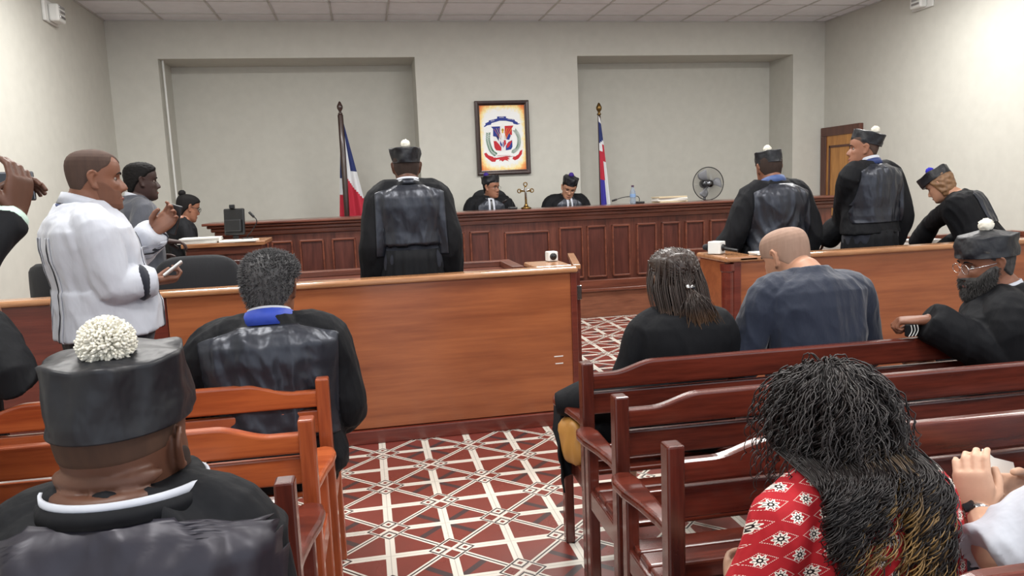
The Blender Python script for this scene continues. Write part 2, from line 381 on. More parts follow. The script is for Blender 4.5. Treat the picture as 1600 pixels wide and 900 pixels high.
# ------------------------------------------------------------------ emergency lamps near the ceiling
def emergency(name, c, sx, label):
    t = thing(name, label, 'lamp', c)
    MB().bb((-.03*sx, -.16, -.1), (.0, .16, .1)).build('back_plate', M['white'], t, .01)
    MB().bb((.0, -.09, -.09), (.09*sx, .09, .07)).build('lamp_body', M['white'], t, .02, seg=3)
    g = MB()
    for k in range(3): g.bb((.085*sx, -.07, -.06+.045*k), (.1*sx, .05, -.035+.045*k))
    g.build('lens', M['chrome'], t, .004)
emergency('emergency_light', (XL+.03, 8.05, 3.30), 1, 'small white emergency light high on the left wall')
emergency('emergency_light', (XR-.03, 7.82, 3.42), -1, 'small white emergency light high on the right wall')
#@@TRIBUNAL
# ------------------------------------------------------------------ dais and judges' bench
JY = 8.15; JX0 = -1.6; JX1 = 5.45; JR = Rz(-1.2*D2)
def J(x, y, z): p = JR@np.array([x-2.7, y-JY, 0]); return np.array([2.7+p[0], JY+p[1], z])
struct(MB().bb((-2.7, 8.32, 0), (6.3, YB+.6, .345)).build('trim_2', M['dais']))
tr = thing('tribunal_bench', 'long dark panelled tribunal bench on the dais below the coat of arms', 'judge bench', (2.7, JY, 0))
tr.rotation_euler.z = -1.2*D2
def jl(a, b): return (a[0]-2.7, a[1]-JY, a[2]), (b[0]-2.7, b[1]-JY, b[2])
def jb(name, boxes, m, bevel=.004):
    g = MB()
    for a, b in boxes: g.bb(*jl(a, b))
    return g.build(name, m, tr, bevel)
jb('body', [((JX0+.1, JY+.02, .0), (JX1, JY+.10, 1.2)), ((JX0+.1, JY+.1, 0), (JX0+.18, JY+.8, 1.2)), ((JX1-.08, JY+.1, 0), (JX1, JY+.8, 1.2))], M['jb'])
jb('desk_top', [((JX0-.02, JY-.10, 1.235), (JX1+.08, JY+.42, 1.262))], M['jbh'], .008)
jb('crown_moulding', [((JX0+.02, JY-.07, 1.205), (JX1+.05, JY+.3, 1.236)), ((JX0+.05, JY-.035, 1.165), (JX1+.03, JY+.2, 1.206)), ((JX0+.08, JY-.012, 1.115), (JX1+.02, JY+.15, 1.166))], M['jbh'], .012)
jb('work_surface', [((JX0+.15, JY+.1, 1.06), (JX1-.05, JY+.75, 1.085))], M['jbh'])
jb('bottom_rail', [((JX0+.1, JY-.012, .33), (JX1, JY+.03, .43)), ((JX0+.08, JY-.03, .30), (JX1, JY+.03, .335))], M['jbh'], .006)
jb('plinth', [((JX0+.1, JY+.0, 0), (JX1, JY+.03, .30))], M['dais'])
px_panels = [(345, 372), (385, 420), (424, 458), (468, 507), (519, 557), (566, 612), (618, 660), (668, 700), (708, 728), (736, 768), (790, 860), (875, 912), (918, 948), (957, 985), (995, 1026), (1034, 1062), (1070, 1100), (1108, 1140), (1148, 1180), (1190, 1225), (1235, 1270)]
for a, b in px_panels:
    xa = atY(a, 400, JY)[0]; xb = atY(b, 400, JY)[0]; wide = (b-a) > 60
    z0, z1 = .46, (1.02 if wide else 1.045)
    jb('panel', [((xa+.02, JY+.005, z0+.02), (xb-.02, JY+.03, z1-.02))], M['jbp'], .004)
    jb('panel_moulding', [((xa, JY-.012, z0), (xb, JY+.03, z0+.022)), ((xa, JY-.012, z1-.022), (xb, JY+.03, z1)), ((xa, JY-.012, z0), (xa+.02, JY+.03, z1)), ((xb-.02, JY-.012, z0), (xb, JY+.03, z1))], M['jbh'], .006)
# ------------------------------------------------------------------ clerk's desk on its own platform (left)
struct(MB().bb((-2.74, 6.7, 0), (-.3, 8.3, .34)).build('trim_3', M['dais']))
cx1 = atY(404, 381, 6.85)[0]; cx0 = atY(285, 381, 6.85)[0]
cdk = thing('clerk_desk', 'dark panelled clerk desk with pale top beside the tribunal bench', 'desk', ((cx0+cx1)/2, 7.1, .34))
def cb(name, boxes, m, bevel=.004):
    g = MB(); ox, oy, oz = (cx0+cx1)/2, 7.1, .34
    for a, b in boxes: g.bb((a[0]-ox, a[1]-oy, a[2]-oz), (b[0]-ox, b[1]-oy, b[2]-oz))
    return g.build(name, m, cdk, bevel)
cb('desk_top', [((cx0, 6.78, 1.10), (cx1+.06, 7.35, 1.135))], M['cap'], .006)
cb('body', [((cx0+.05, 6.86, .34), (cx1, 6.92, 1.1)), ((cx1-.05, 6.9, .34), (cx1, 7.3, 1.1)), ((cx0+.05, 6.9, .34), (cx0+.1, 7.3, 1.1))], M['jb'])
cb('apron', [((cx0+.02, 6.83, 1.03), (cx1+.03, 6.9, 1.1))], M['jbh'], .01)
for a, b in ((cx0+.15, cx0+.72), (cx0+.82, cx1-.1)):
    cb('panel', [((a, 6.845, .45), (b, 6.87, .98))], M['jbp'], .01)
# ------------------------------------------------------------------ bar partitions
def partition(name, label, xa, xb, y, zt, end, red_to=None):
    t = thing(name, label, 'partition', ((xa+xb)/2, y, 0)); ox, oy = (xa+xb)/2, y
    def pb(nm, boxes, m, bevel=.004):
        g = MB()
        for a, b in boxes: g.bb((a[0]-ox, a[1]-oy, a[2]), (b[0]-ox, b[1]-oy, b[2]))
        return g.build(nm, m, t, bevel)
    if red_to is not None:
        pb('dark_board', [((xa, y, .09), (red_to, y+.06, zt-.035))], M['partred']); pb('board', [((red_to+.003, y-.006, .09), (xb, y+.06, zt-.035))], M['part'])
    else: pb('board', [((xa, y, .09), (xb, y+.06, zt-.035))], M['part'])
    pb('skirting', [((xa, y-.03, 0), (xb, y+.07, .085))], M['partred'], .006)
    pb('cap_rail', [((xa, y-.03, zt-.035), (xb+(.012 if end > 0 else 0), y+.10, zt))], M['cap'], .012)
    return t, pb
PL = 4.52
t, pb = partition('bar_partition', 'long chest-high wooden bar partition behind the left benches', XL+.02, 1.27, PL, 1.0, 1, atY(262, 500, PL)[0])
pb('return_panel', [((1.2, PL+.06, .0), (1.27, PL+.45, .965))], M['jb']); pb('return_cap', [((1.04, PL+.1, .965), (1.285, PL+.46, 1.0))], M['cap'], .012)
pb('corner_post', [((1.235, PL-.016, .0), (1.275, PL+.03, .967))], M['partred'], .006)
mk = MB()
for a, b in (((866, 558), (880, 556)), ((868, 569), (880, 567))):
    p = atY(*a, PL-.007); q = atY(*b, PL-.007); mk.bb((p[0]-(XL+.02+1.27)/2, -.0075, p[2]), (q[0]-(XL+.02+1.27)/2, -.005, p[2]+.006))
mk.build('scratch', M['white'], t)
t, pb = partition('bar_partition', 'long chest-high wooden bar partition behind the right benches', 2.36, XR-.02, PL, 1.0, 0)
pb('return_panel', [((2.29, PL+.03, .0), (2.35, PL+.40, .965))], M['part']); pb('return_cap', [((2.27, PL-.03, .966), (2.5, PL+.42, 1.001))], M['cap'], .012)
g = MB().lathe([(.001, 0), (.04, 0), (.04, .9), (.048, .91), (.048, .955), (.001, .955)], (2.305-(2.36+XR-.02)/2, .02, 0), 20); g.build('round_post', M['partred'], t, smooth=False)
pb('corner_post', [((2.33, PL-.014, 0), (2.385, PL+.04, .967))], M['partred'], .006)
# open gate leaf
gt = thing('swing_gate', 'dark wooden gate leaf standing open at the aisle end of the left partition', 'gate', (1.31, 4.62, 0))
gr = Rz(-13*D2)
g = MB().box(gr@np.array([0, .42, .47])+[0, 0, .03], (.035, .82, .9), gr); g.build('gate_leaf', M['partred'], gt, .004)
g = MB().box(gr@np.array([0, .42, .985]), (.05, .84, .03), gr); g.build('gate_cap', M['cap'], gt, .006)
for z in (.82, .18): MB().box(gr@np.array([.012, .012, z]), (.03, .03, .09), gr).build('hinge', M['chrome'], gt, .002)
# ------------------------------------------------------------------ counsel desks behind the bar
def counsel(name, label, xa, xb, y0, y1, z):
    t = thing(name, label, 'desk', ((xa+xb)/2, (y0+y1)/2, 0)); ox, oy = (xa+xb)/2, (y0+y1)/2
    def pb(nm, boxes, m, bevel=.004):
        g = MB()
        for a, b in boxes: g.bb((a[0]-ox, a[1]-oy, a[2]), (b[0]-ox, b[1]-oy, b[2]))
        return g.build(nm, m, t, bevel)
    pb('desk_top', [((xa, y0, z-.075), (xb, y1, z-.045))], M['jbh'])
    pb('rim', [((xa, y1-.09, z-.045), (xb, y1, z)), ((xb-.09, y0, z-.045), (xb, y1-.09, z)), ((xa, y0, z-.045), (xa+.09, y1-.09, z))], M['jbh'], .006)
    pb('front_panel', [((xa+.04, y1-.06, .05), (xb-.04, y1-.03, z-.075))], M['jb'])
    pb('side_panel', [((xa+.04, y0+.02, 0), (xa+.08, y1-.06, z-.075))], M['jb']); pb('side_panel', [((xb-.08, y0+.02, 0), (xb-.04, y1-.06, z-.075))], M['jb'])
    return t
counsel('counsel_desk', 'dark counsel desk with raised rim behind the left partition', -.66, 1.13, 5.40, 5.98, .93)
counsel('counsel_desk', 'dark counsel desk with raised rim behind the right partition', 2.38, 5.9, 5.46, 6.0, .93)
#@@BENCH
# ------------------------------------------------------------------ public benches
def bench(label, x, y, L, side, mh, mv, rot=0, group='wooden benches in the public rows'):
    """aisle end at (x,y) on the post; runs L metres along side*X; faces +Y"""
    t = thing('wooden_bench', label, 'bench', (x, y, 0)); t.rotation_euler.z = rot
    s = side
    def rail(xs):                                       # top outline with the dip near the ends
        e = min(xs, L-xs); k = min(max((e-.10)/.16, 0), 1); k = k*k*(3-2*k); return .812+.036*k
    top = [(xx, rail(xx)) for xx in np.concatenate([np.linspace(0, .32, 28), np.linspace(.36, L-.36, 10), np.linspace(L-.32, L, 28)])]
    poly = [(a*s, b) for a, b in top]+[(L*s, .752), (0, .752)]
    MB().prism(poly, -.018, .018, lambda p: (p[0], p[2], p[1])).build('back_rail', mh, t, .009, seg=3)
    MB().box((L/2*s, .012, .695), (L, .024, .085)).build('back_slat', mh, t, .006)
    MB().box((L/2*s, .03, .50), (L, .024, .05)).build('lower_rail', mh, t, .006)
    g = MB()
    for k in range(4): g.box((L/2*s, .055+.085*k, .425-(.006 if k == 0 else 0)), (L+.0, .078, .022))
    g.build('seat', mh, t, .008, seg=3)
    MB().box((L/2*s, .365, .375), (L, .025, .09)).build('seat_apron', mh, t, .006)
    for xe in (0, L):
        xx = xe*s
        MB().box((xx, .0, .4275), (.046, .052, .855)).build('back_post', mv, t, .006)
        MB().box((xx, .34, .30), (.04, .045, .60)).build('front_leg', mv, t, .006)
        MB().box((xx, .17, .385), (.03, .31, .07)).build('side_rail', mv, t, .004)
        P = [(0, .0), (.02, -.018), (.10, -.034), (.2, -.036), (.3, -.046), (.385, -.052), (.405, -.035), (.41, 0)]
        ol = [(a, -.026+0*b) if False else (b, a) for a, b in P]
        out = [(xx+(-1 if (xe == 0) == (s > 0) else 1)*(-b-.012)*1.0, a) for b, a in ol]
        o2 = [(xx+(.026 if (xe == 0) == (s > 0) else -.026), .39), (xx+(.026 if (xe == 0) == (s > 0) else -.026), .0)]
        sgn = -1 if (xe == 0) == (s > 0) else 1
        pts = [(xx-sgn*.022, .0), (xx+sgn*.018, .0), (xx+sgn*.02, .08), (xx+sgn*.032, .18), (xx+sgn*.05, .27), (xx+sgn*.054, .34), (xx+sgn*.045, .385), (xx+sgn*.015, .405), (xx-sgn*.02, .395), (xx-sgn*.03, .34), (xx-sgn*.028, .2), (xx-sgn*.024, .1)]
        MB().prism(pts, .60, .632).build('armrest', mh, t, .011, seg=3)
    return t
for (y, nm) in ((2.616, 'front row, just behind the right partition'), (2.159, 'second row'), (1.706, 'third row'), (1.0, 'nearest row, at the lower right edge')):
    x = {2.616: .765, 2.159: .736, 1.706: .717, 1.0: .70}[y]
    bench('glossy dark mahogany bench right of the aisle, '+nm, x, y, 2.7, 1, M['mahog'], M['mahogv'], -1.3*D2)
bench('orange-brown bench left of the aisle, front row behind the man with the blue collar', -.184, 2.724, 1.22, -1, M['orange'], M['orangev'], -1.0*D2)
bench('orange-brown bench left of the aisle, second row', -.205, 2.234, 1.5, -1, M['orange'], M['orangev'], -1.0*D2)
bench('dark mahogany bench left of the aisle, third row before the nearest man', -.218, 1.745, 1.5, -1, M['mahog'], M['mahogv'], -1.0*D2)
# ------------------------------------------------------------------ coat of arms painting
A_ = atY(741, 158, YB-.03); B_ = atY(830, 271, YB-.03); PX0, PX1, PZ0, PZ1 = A_[0]+.0, B_[0]-.005, B_[2], A_[2]
pc = ((PX0+PX1)/2, YB-.03, (PZ0+PZ1)/2); PWd = PX1-PX0; PHt = PZ1-PZ0; FRW = .058
pt = thing('framed_painting', 'framed coat of arms painting with orange edges hanging between the two recesses', 'painting', pc)
g = MB()
hw, hh = PWd/2, PHt/2
ringp = [(0, .025), (0, -.018), (.012, -.026), (.035, -.022), (.05, -.010), (FRW, -.008), (FRW, .02)]
R = []
for ins, dy in ringp: R.append([(-hw+ins, dy, -hh+ins), (hw-ins, dy, -hh+ins), (hw-ins, dy, hh-ins), (-hw+ins, dy, hh-ins)])
V = [p for r in R for p in r]; n = len(R); Q = [(i*4+j, i*4+(j+1) % 4, ((i+1) % n)*4+(j+1) % 4, ((i+1) % n)*4+j) for i in range(n) for j in range(4)]
MB().add(V, Q).build('frame', M['darkw'], pt, .002)
def canvas_material():
    m = mat('painted_canvas', (240, 240, 238), .7); t = NT(m); tc = t.node('ShaderNodeTexCoord'); s = t.node('ShaderNodeSeparateXYZ'); t.l.new(tc.outputs['Object'], s.inputs[0])
    nx = t.m('DIVIDE', t.m('ABSOLUTE', s.outputs[0]), hw-FRW); nz = t.m('DIVIDE', t.m('ABSOLUTE', s.outputs[2]), hh-FRW)
    r = t.m('ADD', t.m('POWER', nx, 4), t.m('POWER', nz, 4)); r = t.m('ADD', r, t.m('MULTIPLY', t.m('SUBTRACT', t.noise(t.coords(), 22, 5, .7), .5), 1.1))
    c = t.ramp(t.m('MULTIPLY', r, .6), [(.30, lin((236, 238, 238))), (.52, lin((244, 226, 160))), (.74, lin((238, 168, 98))), (1.0, lin((222, 116, 58)))])
    t.l.new(c, bsdf(m).inputs['Base Color']); return m
cw, chh = hw-FRW, hh-FRW
MB().bb((-cw, .0, -chh), (cw, .015, chh)).build('canvas', canvas_material(), pt)
def cvp(zx, zy):       # zoomed-crop pixel -> canvas plane
    u = (zx-103-(zy-97)*.044)/519; v = (zy-95)/714; return (-cw+2*cw*u, chh-2*chh*v)
ink = {'b': mat('ink_blue', (34, 54, 140), .7), 'r': mat('ink_red', (196, 34, 46), .7), 'w': mat('ink_white', (238, 238, 240), .7), 'g': mat('ink_green', (36, 110, 76), .7), 'y': mat('ink_yellow', (232, 190, 60), .7), 'o': mat('ink_orange', (226, 120, 50), .7), 'n': mat('ink_navy', (26, 34, 90), .7)}
def shape(name, pts, c, layer=1):
    P = [cvp(*q) for q in pts]; d = -.0008*layer; g = MB().prism([(a, b) for a, b in P], d, .0, lambda p: (p[0], p[2], p[1])); return g.build(name, ink[c], pt)
shape('blue_ribbon', [(155, 327), (180, 300), (172, 290), (214, 272), (216, 258), (310, 240), (312, 217), (412, 217), (415, 236), (512, 254), (520, 272), (552, 286), (548, 296), (582, 300), (545, 312), (500, 300), (492, 284), (412, 266), (340, 264), (245, 288), (240, 304), (196, 312), (170, 328)], 'b')
shape('shield', [(236, 326), (345, 322), (375, 300), (395, 320), (502, 318), (484, 350), (488, 560), (470, 590), (376, 606), (292, 594), (272, 565), (268, 360)], 'w')
shape('shield_quarter', [(240, 328), (344, 325), (344, 400), (328, 486), (300, 440), (264, 432), (264, 352)], 'b', 2)
shape('shield_quarter', [(398, 322), (500, 320), (482, 350), (484, 424), (446, 420), (420, 470), (398, 400)], 'r', 2)
shape('shield_quarter', [(270, 486), (300, 486), (340, 530), (362, 560), (360, 596), (300, 588), (280, 560)], 'r', 2)
shape('shield_quarter', [(486, 480), (440, 500), (412, 545), (412, 592), (474, 584), (490, 555)], 'b', 2)
shape('banner', [(420, 470), (446, 400), (470, 430), (450, 478)], 'b', 3); shape('banner', [(330, 400), (300, 440), (330, 490)], 'n', 3)
shape('banner', [(424, 520), (470, 486), (486, 490), (452, 550), (424, 570)], 'r', 3)
shape('banner', [(346, 484), (372, 530), (364, 555), (344, 520)], 'b', 3); shape('banner', [(388, 480), (410, 478), (416, 520), (392, 556)], 'r', 3)
shape('banner', [(376, 500), (386, 500), (386, 566), (376, 550)], 'b', 3)
shape('cross', [(366, 350), (384, 350), (384, 400), (366, 400)], 'y', 4); shape('cross', [(358, 362), (392, 362), (392, 372), (358, 372)], 'y', 4)
shape('open_book', [(340, 440), (376, 452), (412, 438), (412, 472), (376, 486), (340, 472)], 'w', 4)
for k, (a, b) in enumerate((((272, 352), (350, 470)), ((300, 346), (356, 466)), ((326, 346), (362, 450)), ((480, 350), (404, 470)), ((450, 346), (398, 466)), ((424, 346), (392, 450)))):
    dx = 4; shape('spear', [(a[0], a[1]), (a[0]+dx, a[1]), (b[0]+dx, b[1]), (b[0], b[1])], 'y' if k % 2 else 'o', 4)
shape('red_ribbon', [(160, 620), (185, 612), (210, 640), (250, 655), (300, 672), (376, 662), (450, 652), (520, 665), (560, 640), (580, 602), (606, 590), (600, 640), (560, 690), (520, 706), (490, 690), (500, 660), (440, 674), (376, 684), (300, 694), (290, 716), (250, 714), (205, 680), (175, 655)], 'r')
shape('ribbon_label', [(262, 650), (376, 634), (520, 645), (512, 664), (376, 654), (270, 670)], 'w', 2)
shape('ribbon_bow', [(340, 690), (376, 676), (440, 676), (462, 690), (430, 696), (450, 714), (400, 698), (376, 716), (352, 700), (338, 712)], 'r', 2)
for side, pts in ((-1, [(300, 640), (250, 600), (222, 540), (205, 470), (210, 390)]), (1, [(480, 620), (540, 580), (565, 520), (560, 440), (515, 370)])):
    P = [np.array((cvp(*q)[0], -.001, cvp(*q)[1])) for q in pts]; C_ = catmull(P, 9)
    MB().tube(C_, .0022, 6).build('branch_stem', ink['g'], pt)
    lf = MB(); step = 2
    for i in range(1, len(C_)-1):
        T = nrm(C_[i+1]-C_[i-1]); Nn = np.array([T[2], 0, -T[0]])
        for sg in (-1, 1):
            if side < 0:
                if (i+(sg > 0)) % 2: continue
                c = C_[i]+Nn*sg*.017; d = nrm(T*.7+Nn*sg); w = np.array([d[2], 0, -d[0]]); L, wd_ = .016, .008
            else: c = C_[i]+Nn*sg*.014+T*.008; d = nrm(T*.9+Nn*sg*.8); w = np.array([d[2], 0, -d[0]]); L, wd_ = .02, .0022
            q = [c-d*L, c+w*wd_, c+d*L, c-w*wd_]; lf.add([x+np.array([0, dy, 0]) for dy in (0, -.0012) for x in q], [(0, 1, 2, 3), (7, 6, 5, 4), (0, 1, 5, 4), (1, 2, 6, 5), (2, 3, 7, 6), (3, 0, 4, 7)])
    o = lf.build('leaves', ink['g'], pt); o['kind'] = 'stuff'
def lettering(txt, size, loc, m, parent, name='lettering', rot=(PI/2, 0, 0), ext=.0006):
    cu = bpy.data.curves.new('t', 'FONT'); cu.body = txt; cu.size = size; cu.align_x = 'CENTER'; cu.align_y = 'CENTER'; cu.extrude = ext
    ob = bpy.data.objects.new('t', cu); COL.objects.link(ob); dg = bpy.context.evaluated_depsgraph_get(); dg.update()
    me = bpy.data.meshes.new_from_object(ob.evaluated_get(dg)); bpy.data.objects.remove(ob)
    o = finish(me, name, m, parent, fixn=False); o.location = loc; o.rotation_euler = rot; return o
for txt, q, s_, r_ in (('DIOS', (258, 263), .021, .16), ('PATRIA', (362, 228), .019, 0), ('LIBERTAD', (468, 250), .019, -.16)):
    a = cvp(*q); lettering(txt, s_, (a[0], -.0022, a[1]), ink['w'], pt, rot=(PI/2, -r_, 0))
a = cvp(390, 651); lettering('REPÚBLICA DOMINICANA', .0145, (a[0], -.0026, a[1]), ink['r'], pt)
# ------------------------------------------------------------------ flags
def flag(name, label, base, ztop, fn, width, zbot, side, fin, prad, edges=None):
    t = thing(name, label, 'flag', base)
    g = MB().lathe([(.001, 0), (.15, 0), (.155, .02), (.10, .05), (.05, .07), (.04, .12), (.001, .12)], (0, 0, 0), 28); g.build('base', M['darkw'], t, smooth=False)
    zt = ztop-base[2]
    MB().tube([(0, 0, .05), (0, 0, zt-.17)], prad, 16).build('pole', M['darkw'], t, smooth=True)
    MB().lathe([(.001, -.17), (.018, -.165), (.03, -.15), (.016, -.135), (.016, -.12), (.034, -.09), (.036, -.06), (.022, -.03), (.012, -.01), (.001, 0)], (0, 0, zt), 18).build('finial', M['brass'] if fin else M['darkw'], t, smooth=True)
    g = MB(); nu, nv = 44, 60; V = []; mi = []; Q = []
    for j in range(nv+1):
        v = j/nv
        for i in range(nu+1):
            u = i/nu; w = .02+width*v**.85; z = zt-.17-(zt-.17-(zbot-base[2]))*v-.03*u
            x = side*(w*u-.02-.10*w*math.sin(u*9)*v)+(-side*.3*w if False else 0); y = -prad-.012-.05*v*(.5+.5*math.sin(u*11+v*1.2))*(.3+.7*v)
            if edges: x = -edges[0]*v+(edges[0]*v+.02+edges[1]*v)*u; y = prad*.2+.01+.05*v*math.sin(u*13+v)*(.3+.7*v)
            V.append((x, y, z))
    for j in range(nv):
        for i in range(nu):
            Q.append((j*(nu+1)+i, j*(nu+1)+i+1, (j+1)*(nu+1)+i+1, (j+1)*(nu+1)+i)); mi.append(fn((i+.5)/nu, (j+.5)/nv))
    g.add(V, Q); g.mi = mi; g.build('cloth', [M['fblue'], M['fwhite'], M['fred'], M['fviolet']], t, smooth=True, solid=.003)
    return t
def f1(u, v):       # quartered blue and red with a white cross, gathered
    if u < .26: return 0 if v < .50 else (1 if v < .63 else 2)
    a = (u-.26)/.74
    if a > .50 and v < .44: return 0
    return 1 if v < .46+.20*a else 2
def f2(u, v):
    if v < .05: return 1
    if v < .24-.05*u: return 0
    if v < .30 and u < .6: return 1
    if v < .38 and u >= .5: return 1 if v < .24 else 2
    if v < .55 and u < .55: return 2
    if u < .5: return 3
    return 1 if v < .86-.2*(u-.5) else 3
fb = atY(537, 335, 9.6)
flag('flag_stand', 'quartered blue, white and red flag on a thick dark pole in the left recess', (atY(540, 300, 9.6)[0], 9.6, .345), atY(530, 158, 9.6)[2], f1, .34, .95, 1, False, .034, (.115, .30))
flag('flag_stand', 'violet-blue, white and red flag wrapped round its pole beside the right recess edge', (atY(939, 300, 9.6)[0], 9.6, .345), atY(938, 160, 9.6)[2], f2, .15, .9, 1, True, .02)
# ------------------------------------------------------------------ things on the tribunal bench
TZ = 1.2625
def onT(px, Y, z=TZ): q = atY(px, 320, Y); return (q[0], Y, z)
b = onT(822, 8.32); t = thing('crucifix', 'ornate brass crucifix on a small base in the middle of the tribunal bench', 'crucifix', b)
MB().lathe([(.001, 0), (.055, 0), (.06, .012), (.03, .022), (.018, .045), (.012, .06), (.001, .06)], (0, 0, 0), 20).build('base', M['brass'], t, smooth=True)
g = MB().box((0, 0, .155), (.024, .014, .20)).box((0, 0, .20), (.13, .014, .024)); g.build('cross_beam', M['brass'], t, .002)
for c in ((-.072, .20), (.072, .20), (0, .272)):
    MB().tube([(c[0]+.020*math.cos(a), 0, c[1]+.020*math.sin(a)) for a in np.linspace(0, 2*PI, 17)], .006, 8).build('trefoil', M['brass'], t, smooth=True)
me = temp_mesh = None
g = MB().tube([(0, -.012, .235), (0, -.012, .205), (0, -.013, .17), (.003, -.013, .11)], [.008, .010, .009, .005], 10, k=3).tube([(-.05, -.012, .212), (0, -.012, .203), (.05, -.012, .212)], .0045, 8, k=3); g.build('figure', M['chrome'], t, smooth=True)
def gooseneck(label, base, pts, r=.0045):
    t = thing('gooseneck_microphone', label, 'microphone', base)
    MB().box((0, 0, .012), (.09, .11, .024)).build('base', M['black'], t, .006)
    MB().tube([(0, 0, .02)]+pts, r, 8, k=6).build('gooseneck', M['black'], t, smooth=True)
    a, b_ = np.array(pts[-2]), np.array(pts[-1]); d = nrm(b_-a); MB().tube([b_-d*.01, b_+d*.045], .011, 12).build('capsule', M['black'], t, smooth=True)
gooseneck('black gooseneck microphone arching left beside the water bottle', onT(999, 8.40), [(0, 0, .06), (-.03, 0, .085), (-.12, -.02, .085), (-.22, -.03, .075), (-.30, -.04, .055)])
gooseneck('thin black gooseneck microphone in front of the judge with glasses on the left', onT(801, 8.40), [(.0, 0, .05), (-.005, 0, .1), (-.035, 0, .12), (-.07, .02, .10)])
t = thing('water_bottle', 'small clear plastic water bottle with a dark cap on the tribunal bench', 'bottle', onT(989, 8.34))
M['pet'] = mat('clear_plastic', (196, 210, 226), .12, trans=.75, alpha=1); bsdf(M['pet']).inputs['IOR'].default_value = 1.2
MB().lathe([(.001, 0), (.030, .0), (.033, .01), (.033, .05), (.029, .06), (.033, .07), (.033, .12), (.030, .14), (.014, .175), (.013, .195), (.001, .196)], (0, 0, 0), 24).build('bottle_body', M['pet'], t, smooth=True)
MB().lathe([(.001, .192), (.0155, .192), (.0155, .212), (.001, .213)], (0, 0, 0), 20).build('cap', mat('dark_cap', (72, 44, 72), .4), t)
MB().lathe([(.0335, .075), (.0338, .076), (.0338, .112), (.0335, .113)], (0, 0, 0), 24).build('label_band', mat('bottle_label', (120, 150, 190), .5), t)
def papers(label, c, wdt, dep, n, name='paper_stack', yaw=0, thick=.012, cat='papers', mats=None):
    t = thing(name, label, cat, c)
    for k in range(n):
        r = Rz((yaw+rng.uniform(-7, 7))*D2); MB().box((rng.uniform(-.01, .01), rng.uniform(-.01, .01), thick*(k+.5)), (wdt, dep, thick*.9), r).build('sheaf', M['paper'] if (k % 3 or not mats) else mats, t, .001)
    return t
M['folder'] = mat('buff_folder', (204, 188, 158), .7)
t = papers('stack of case files and papers lying on the tribunal bench left of the fan', onT(1046, 8.36), .36, .2, 4, thick=.017, mats=M['folder'])
t.rotation_euler = (0, 0, .1)
# standing fan behind the bench
fc = atY(1104, 287, 9.2); t = thing('pedestal_fan', 'round pedestal fan with wire guard behind the right end of the tribunal bench', 'fan', (fc[0], 9.2, .345))
hz = fc[2]-.345; r = 27.5/F*9.0
MB().lathe([(.001, 0), (.2, 0), (.205, .015), (.05, .04), (.025, .06), (.001, .06)], (0, 0, 0), 28).build('base', M['black'], t)
MB().tube([(0, .06, .04), (0, .06, hz-.04)], .016, 12).build('pole', M['metal'], t, smooth=True)
MB().lathe([(.001, -.05), (.05, -.045), (.065, 0), (.06, .07), (.02, .10), (.001, .1)], (0, .02, hz), 20, Rx(-PI/2)).build('motor', M['metal'], t, smooth=True)
MB().tube([(r*math.cos(a), -.05, hz+r*math.sin(a)) for a in np.linspace(0, 2*PI, 49)], .006, 8).build('guard_ring', M['black'], t, smooth=True)
gd = MB()
for k in range(72):
    a = 2*PI*k/72
    for yy, sg in ((-.10, 1), (.0, -1)):
        gd.tube([(.045*math.cos(a), yy, hz+.045*math.sin(a)), (.6*r*math.cos(a), yy+sg*.006, hz+.6*r*math.sin(a)), (r*math.cos(a), -.05, hz+r*math.sin(a))], .0012, 4, k=2)
gd.build('wire_guard', M['metal'], t)
MB().lathe([(.001, -.012), (.045, -.01), (.048, 0), (.001, .002)], (0, -.10, hz), 24, Rx(PI/2)).build('hub_badge', M['metal'], t, smooth=True)
for k in range(3):
    V = []; Q = []
    for i in range(9):
        for j in range(5):
            rr = .04+(r*.88-.04)*i/8; a = 2*PI*k/3+.15*math.sin(i/8*PI)+(-.42+.84*j/4)*(.45+.55*math.sin(i/8*PI*.8)); V.append((rr*math.cos(a), -.05+.022*(j/4-.5)*2, hz+rr*math.sin(a)))
    for i in range(8):
        for j in range(4): Q.append((i*5+j, i*5+j+1, (i+1)*5+j+1, (i+1)*5+j))
    MB().add(V, Q).build('blade', mat('grey_blade', (150, 152, 158), .4), t, smooth=True, solid=.003)
# monitor and things on the clerk's desk
CZ = 1.136
q = atY(369, 376, 7.0); t = thing('monitor', 'black flat monitor seen from behind with a webcam on top, on the clerk desk', 'monitor', (q[0], 7.0, CZ)); r8 = Rz(-14*D2)@Rx(-6*D2)
MB().box((0, 0, .006), (.2, .14, .012)).build('stand_base', M['black'], t, .004); MB().box((0, .02, .06), (.05, .02, .12), r8).build('stand_neck', M['black'], t, .004)
MB().box((.0, 0, .165), (.185, .03, .235), r8).build('screen_housing', M['black'], t, .012); MB().box(r8@np.array([0, -.03, .0])+[0, 0, .13], (.15, .04, .11), r8).build('rear_bulge', M['black'], t, .012)
MB().box(r8@np.array([.0, -.053, 0])+[.02, 0, .11], (.025, .004, .03), r8).build('sticker', M['white'], t); MB().box(r8@np.array([.0, -.053, 0])+[.055, 0, .112], (.02, .004, .022), r8).build('sticker', M['white'], t)
MB().box((-.01, 0, .30), (.045, .04, .035)).build('webcam', M['black'], t, .006)
q = atY(386, 376, 6.9); gooseneck('thin black gooseneck microphone rising right of the clerk monitor', (q[0], 6.95, CZ), [(.0, 0, .04), (.03, 0, .07), (.08, 0, .14), (.085, 0, .18), (.06, 0, .21)])
q = atY(312, 382, 6.86); papers('thick white paper binder at the left end of the clerk desk', (q[0], 6.9, CZ), .32, .22, 3, thick=.016)
q = atY(374, 378, 6.86); papers('loose white sheets below the monitor on the clerk desk', (q[0], 6.86, CZ), .3, .16, 2, thick=.008)
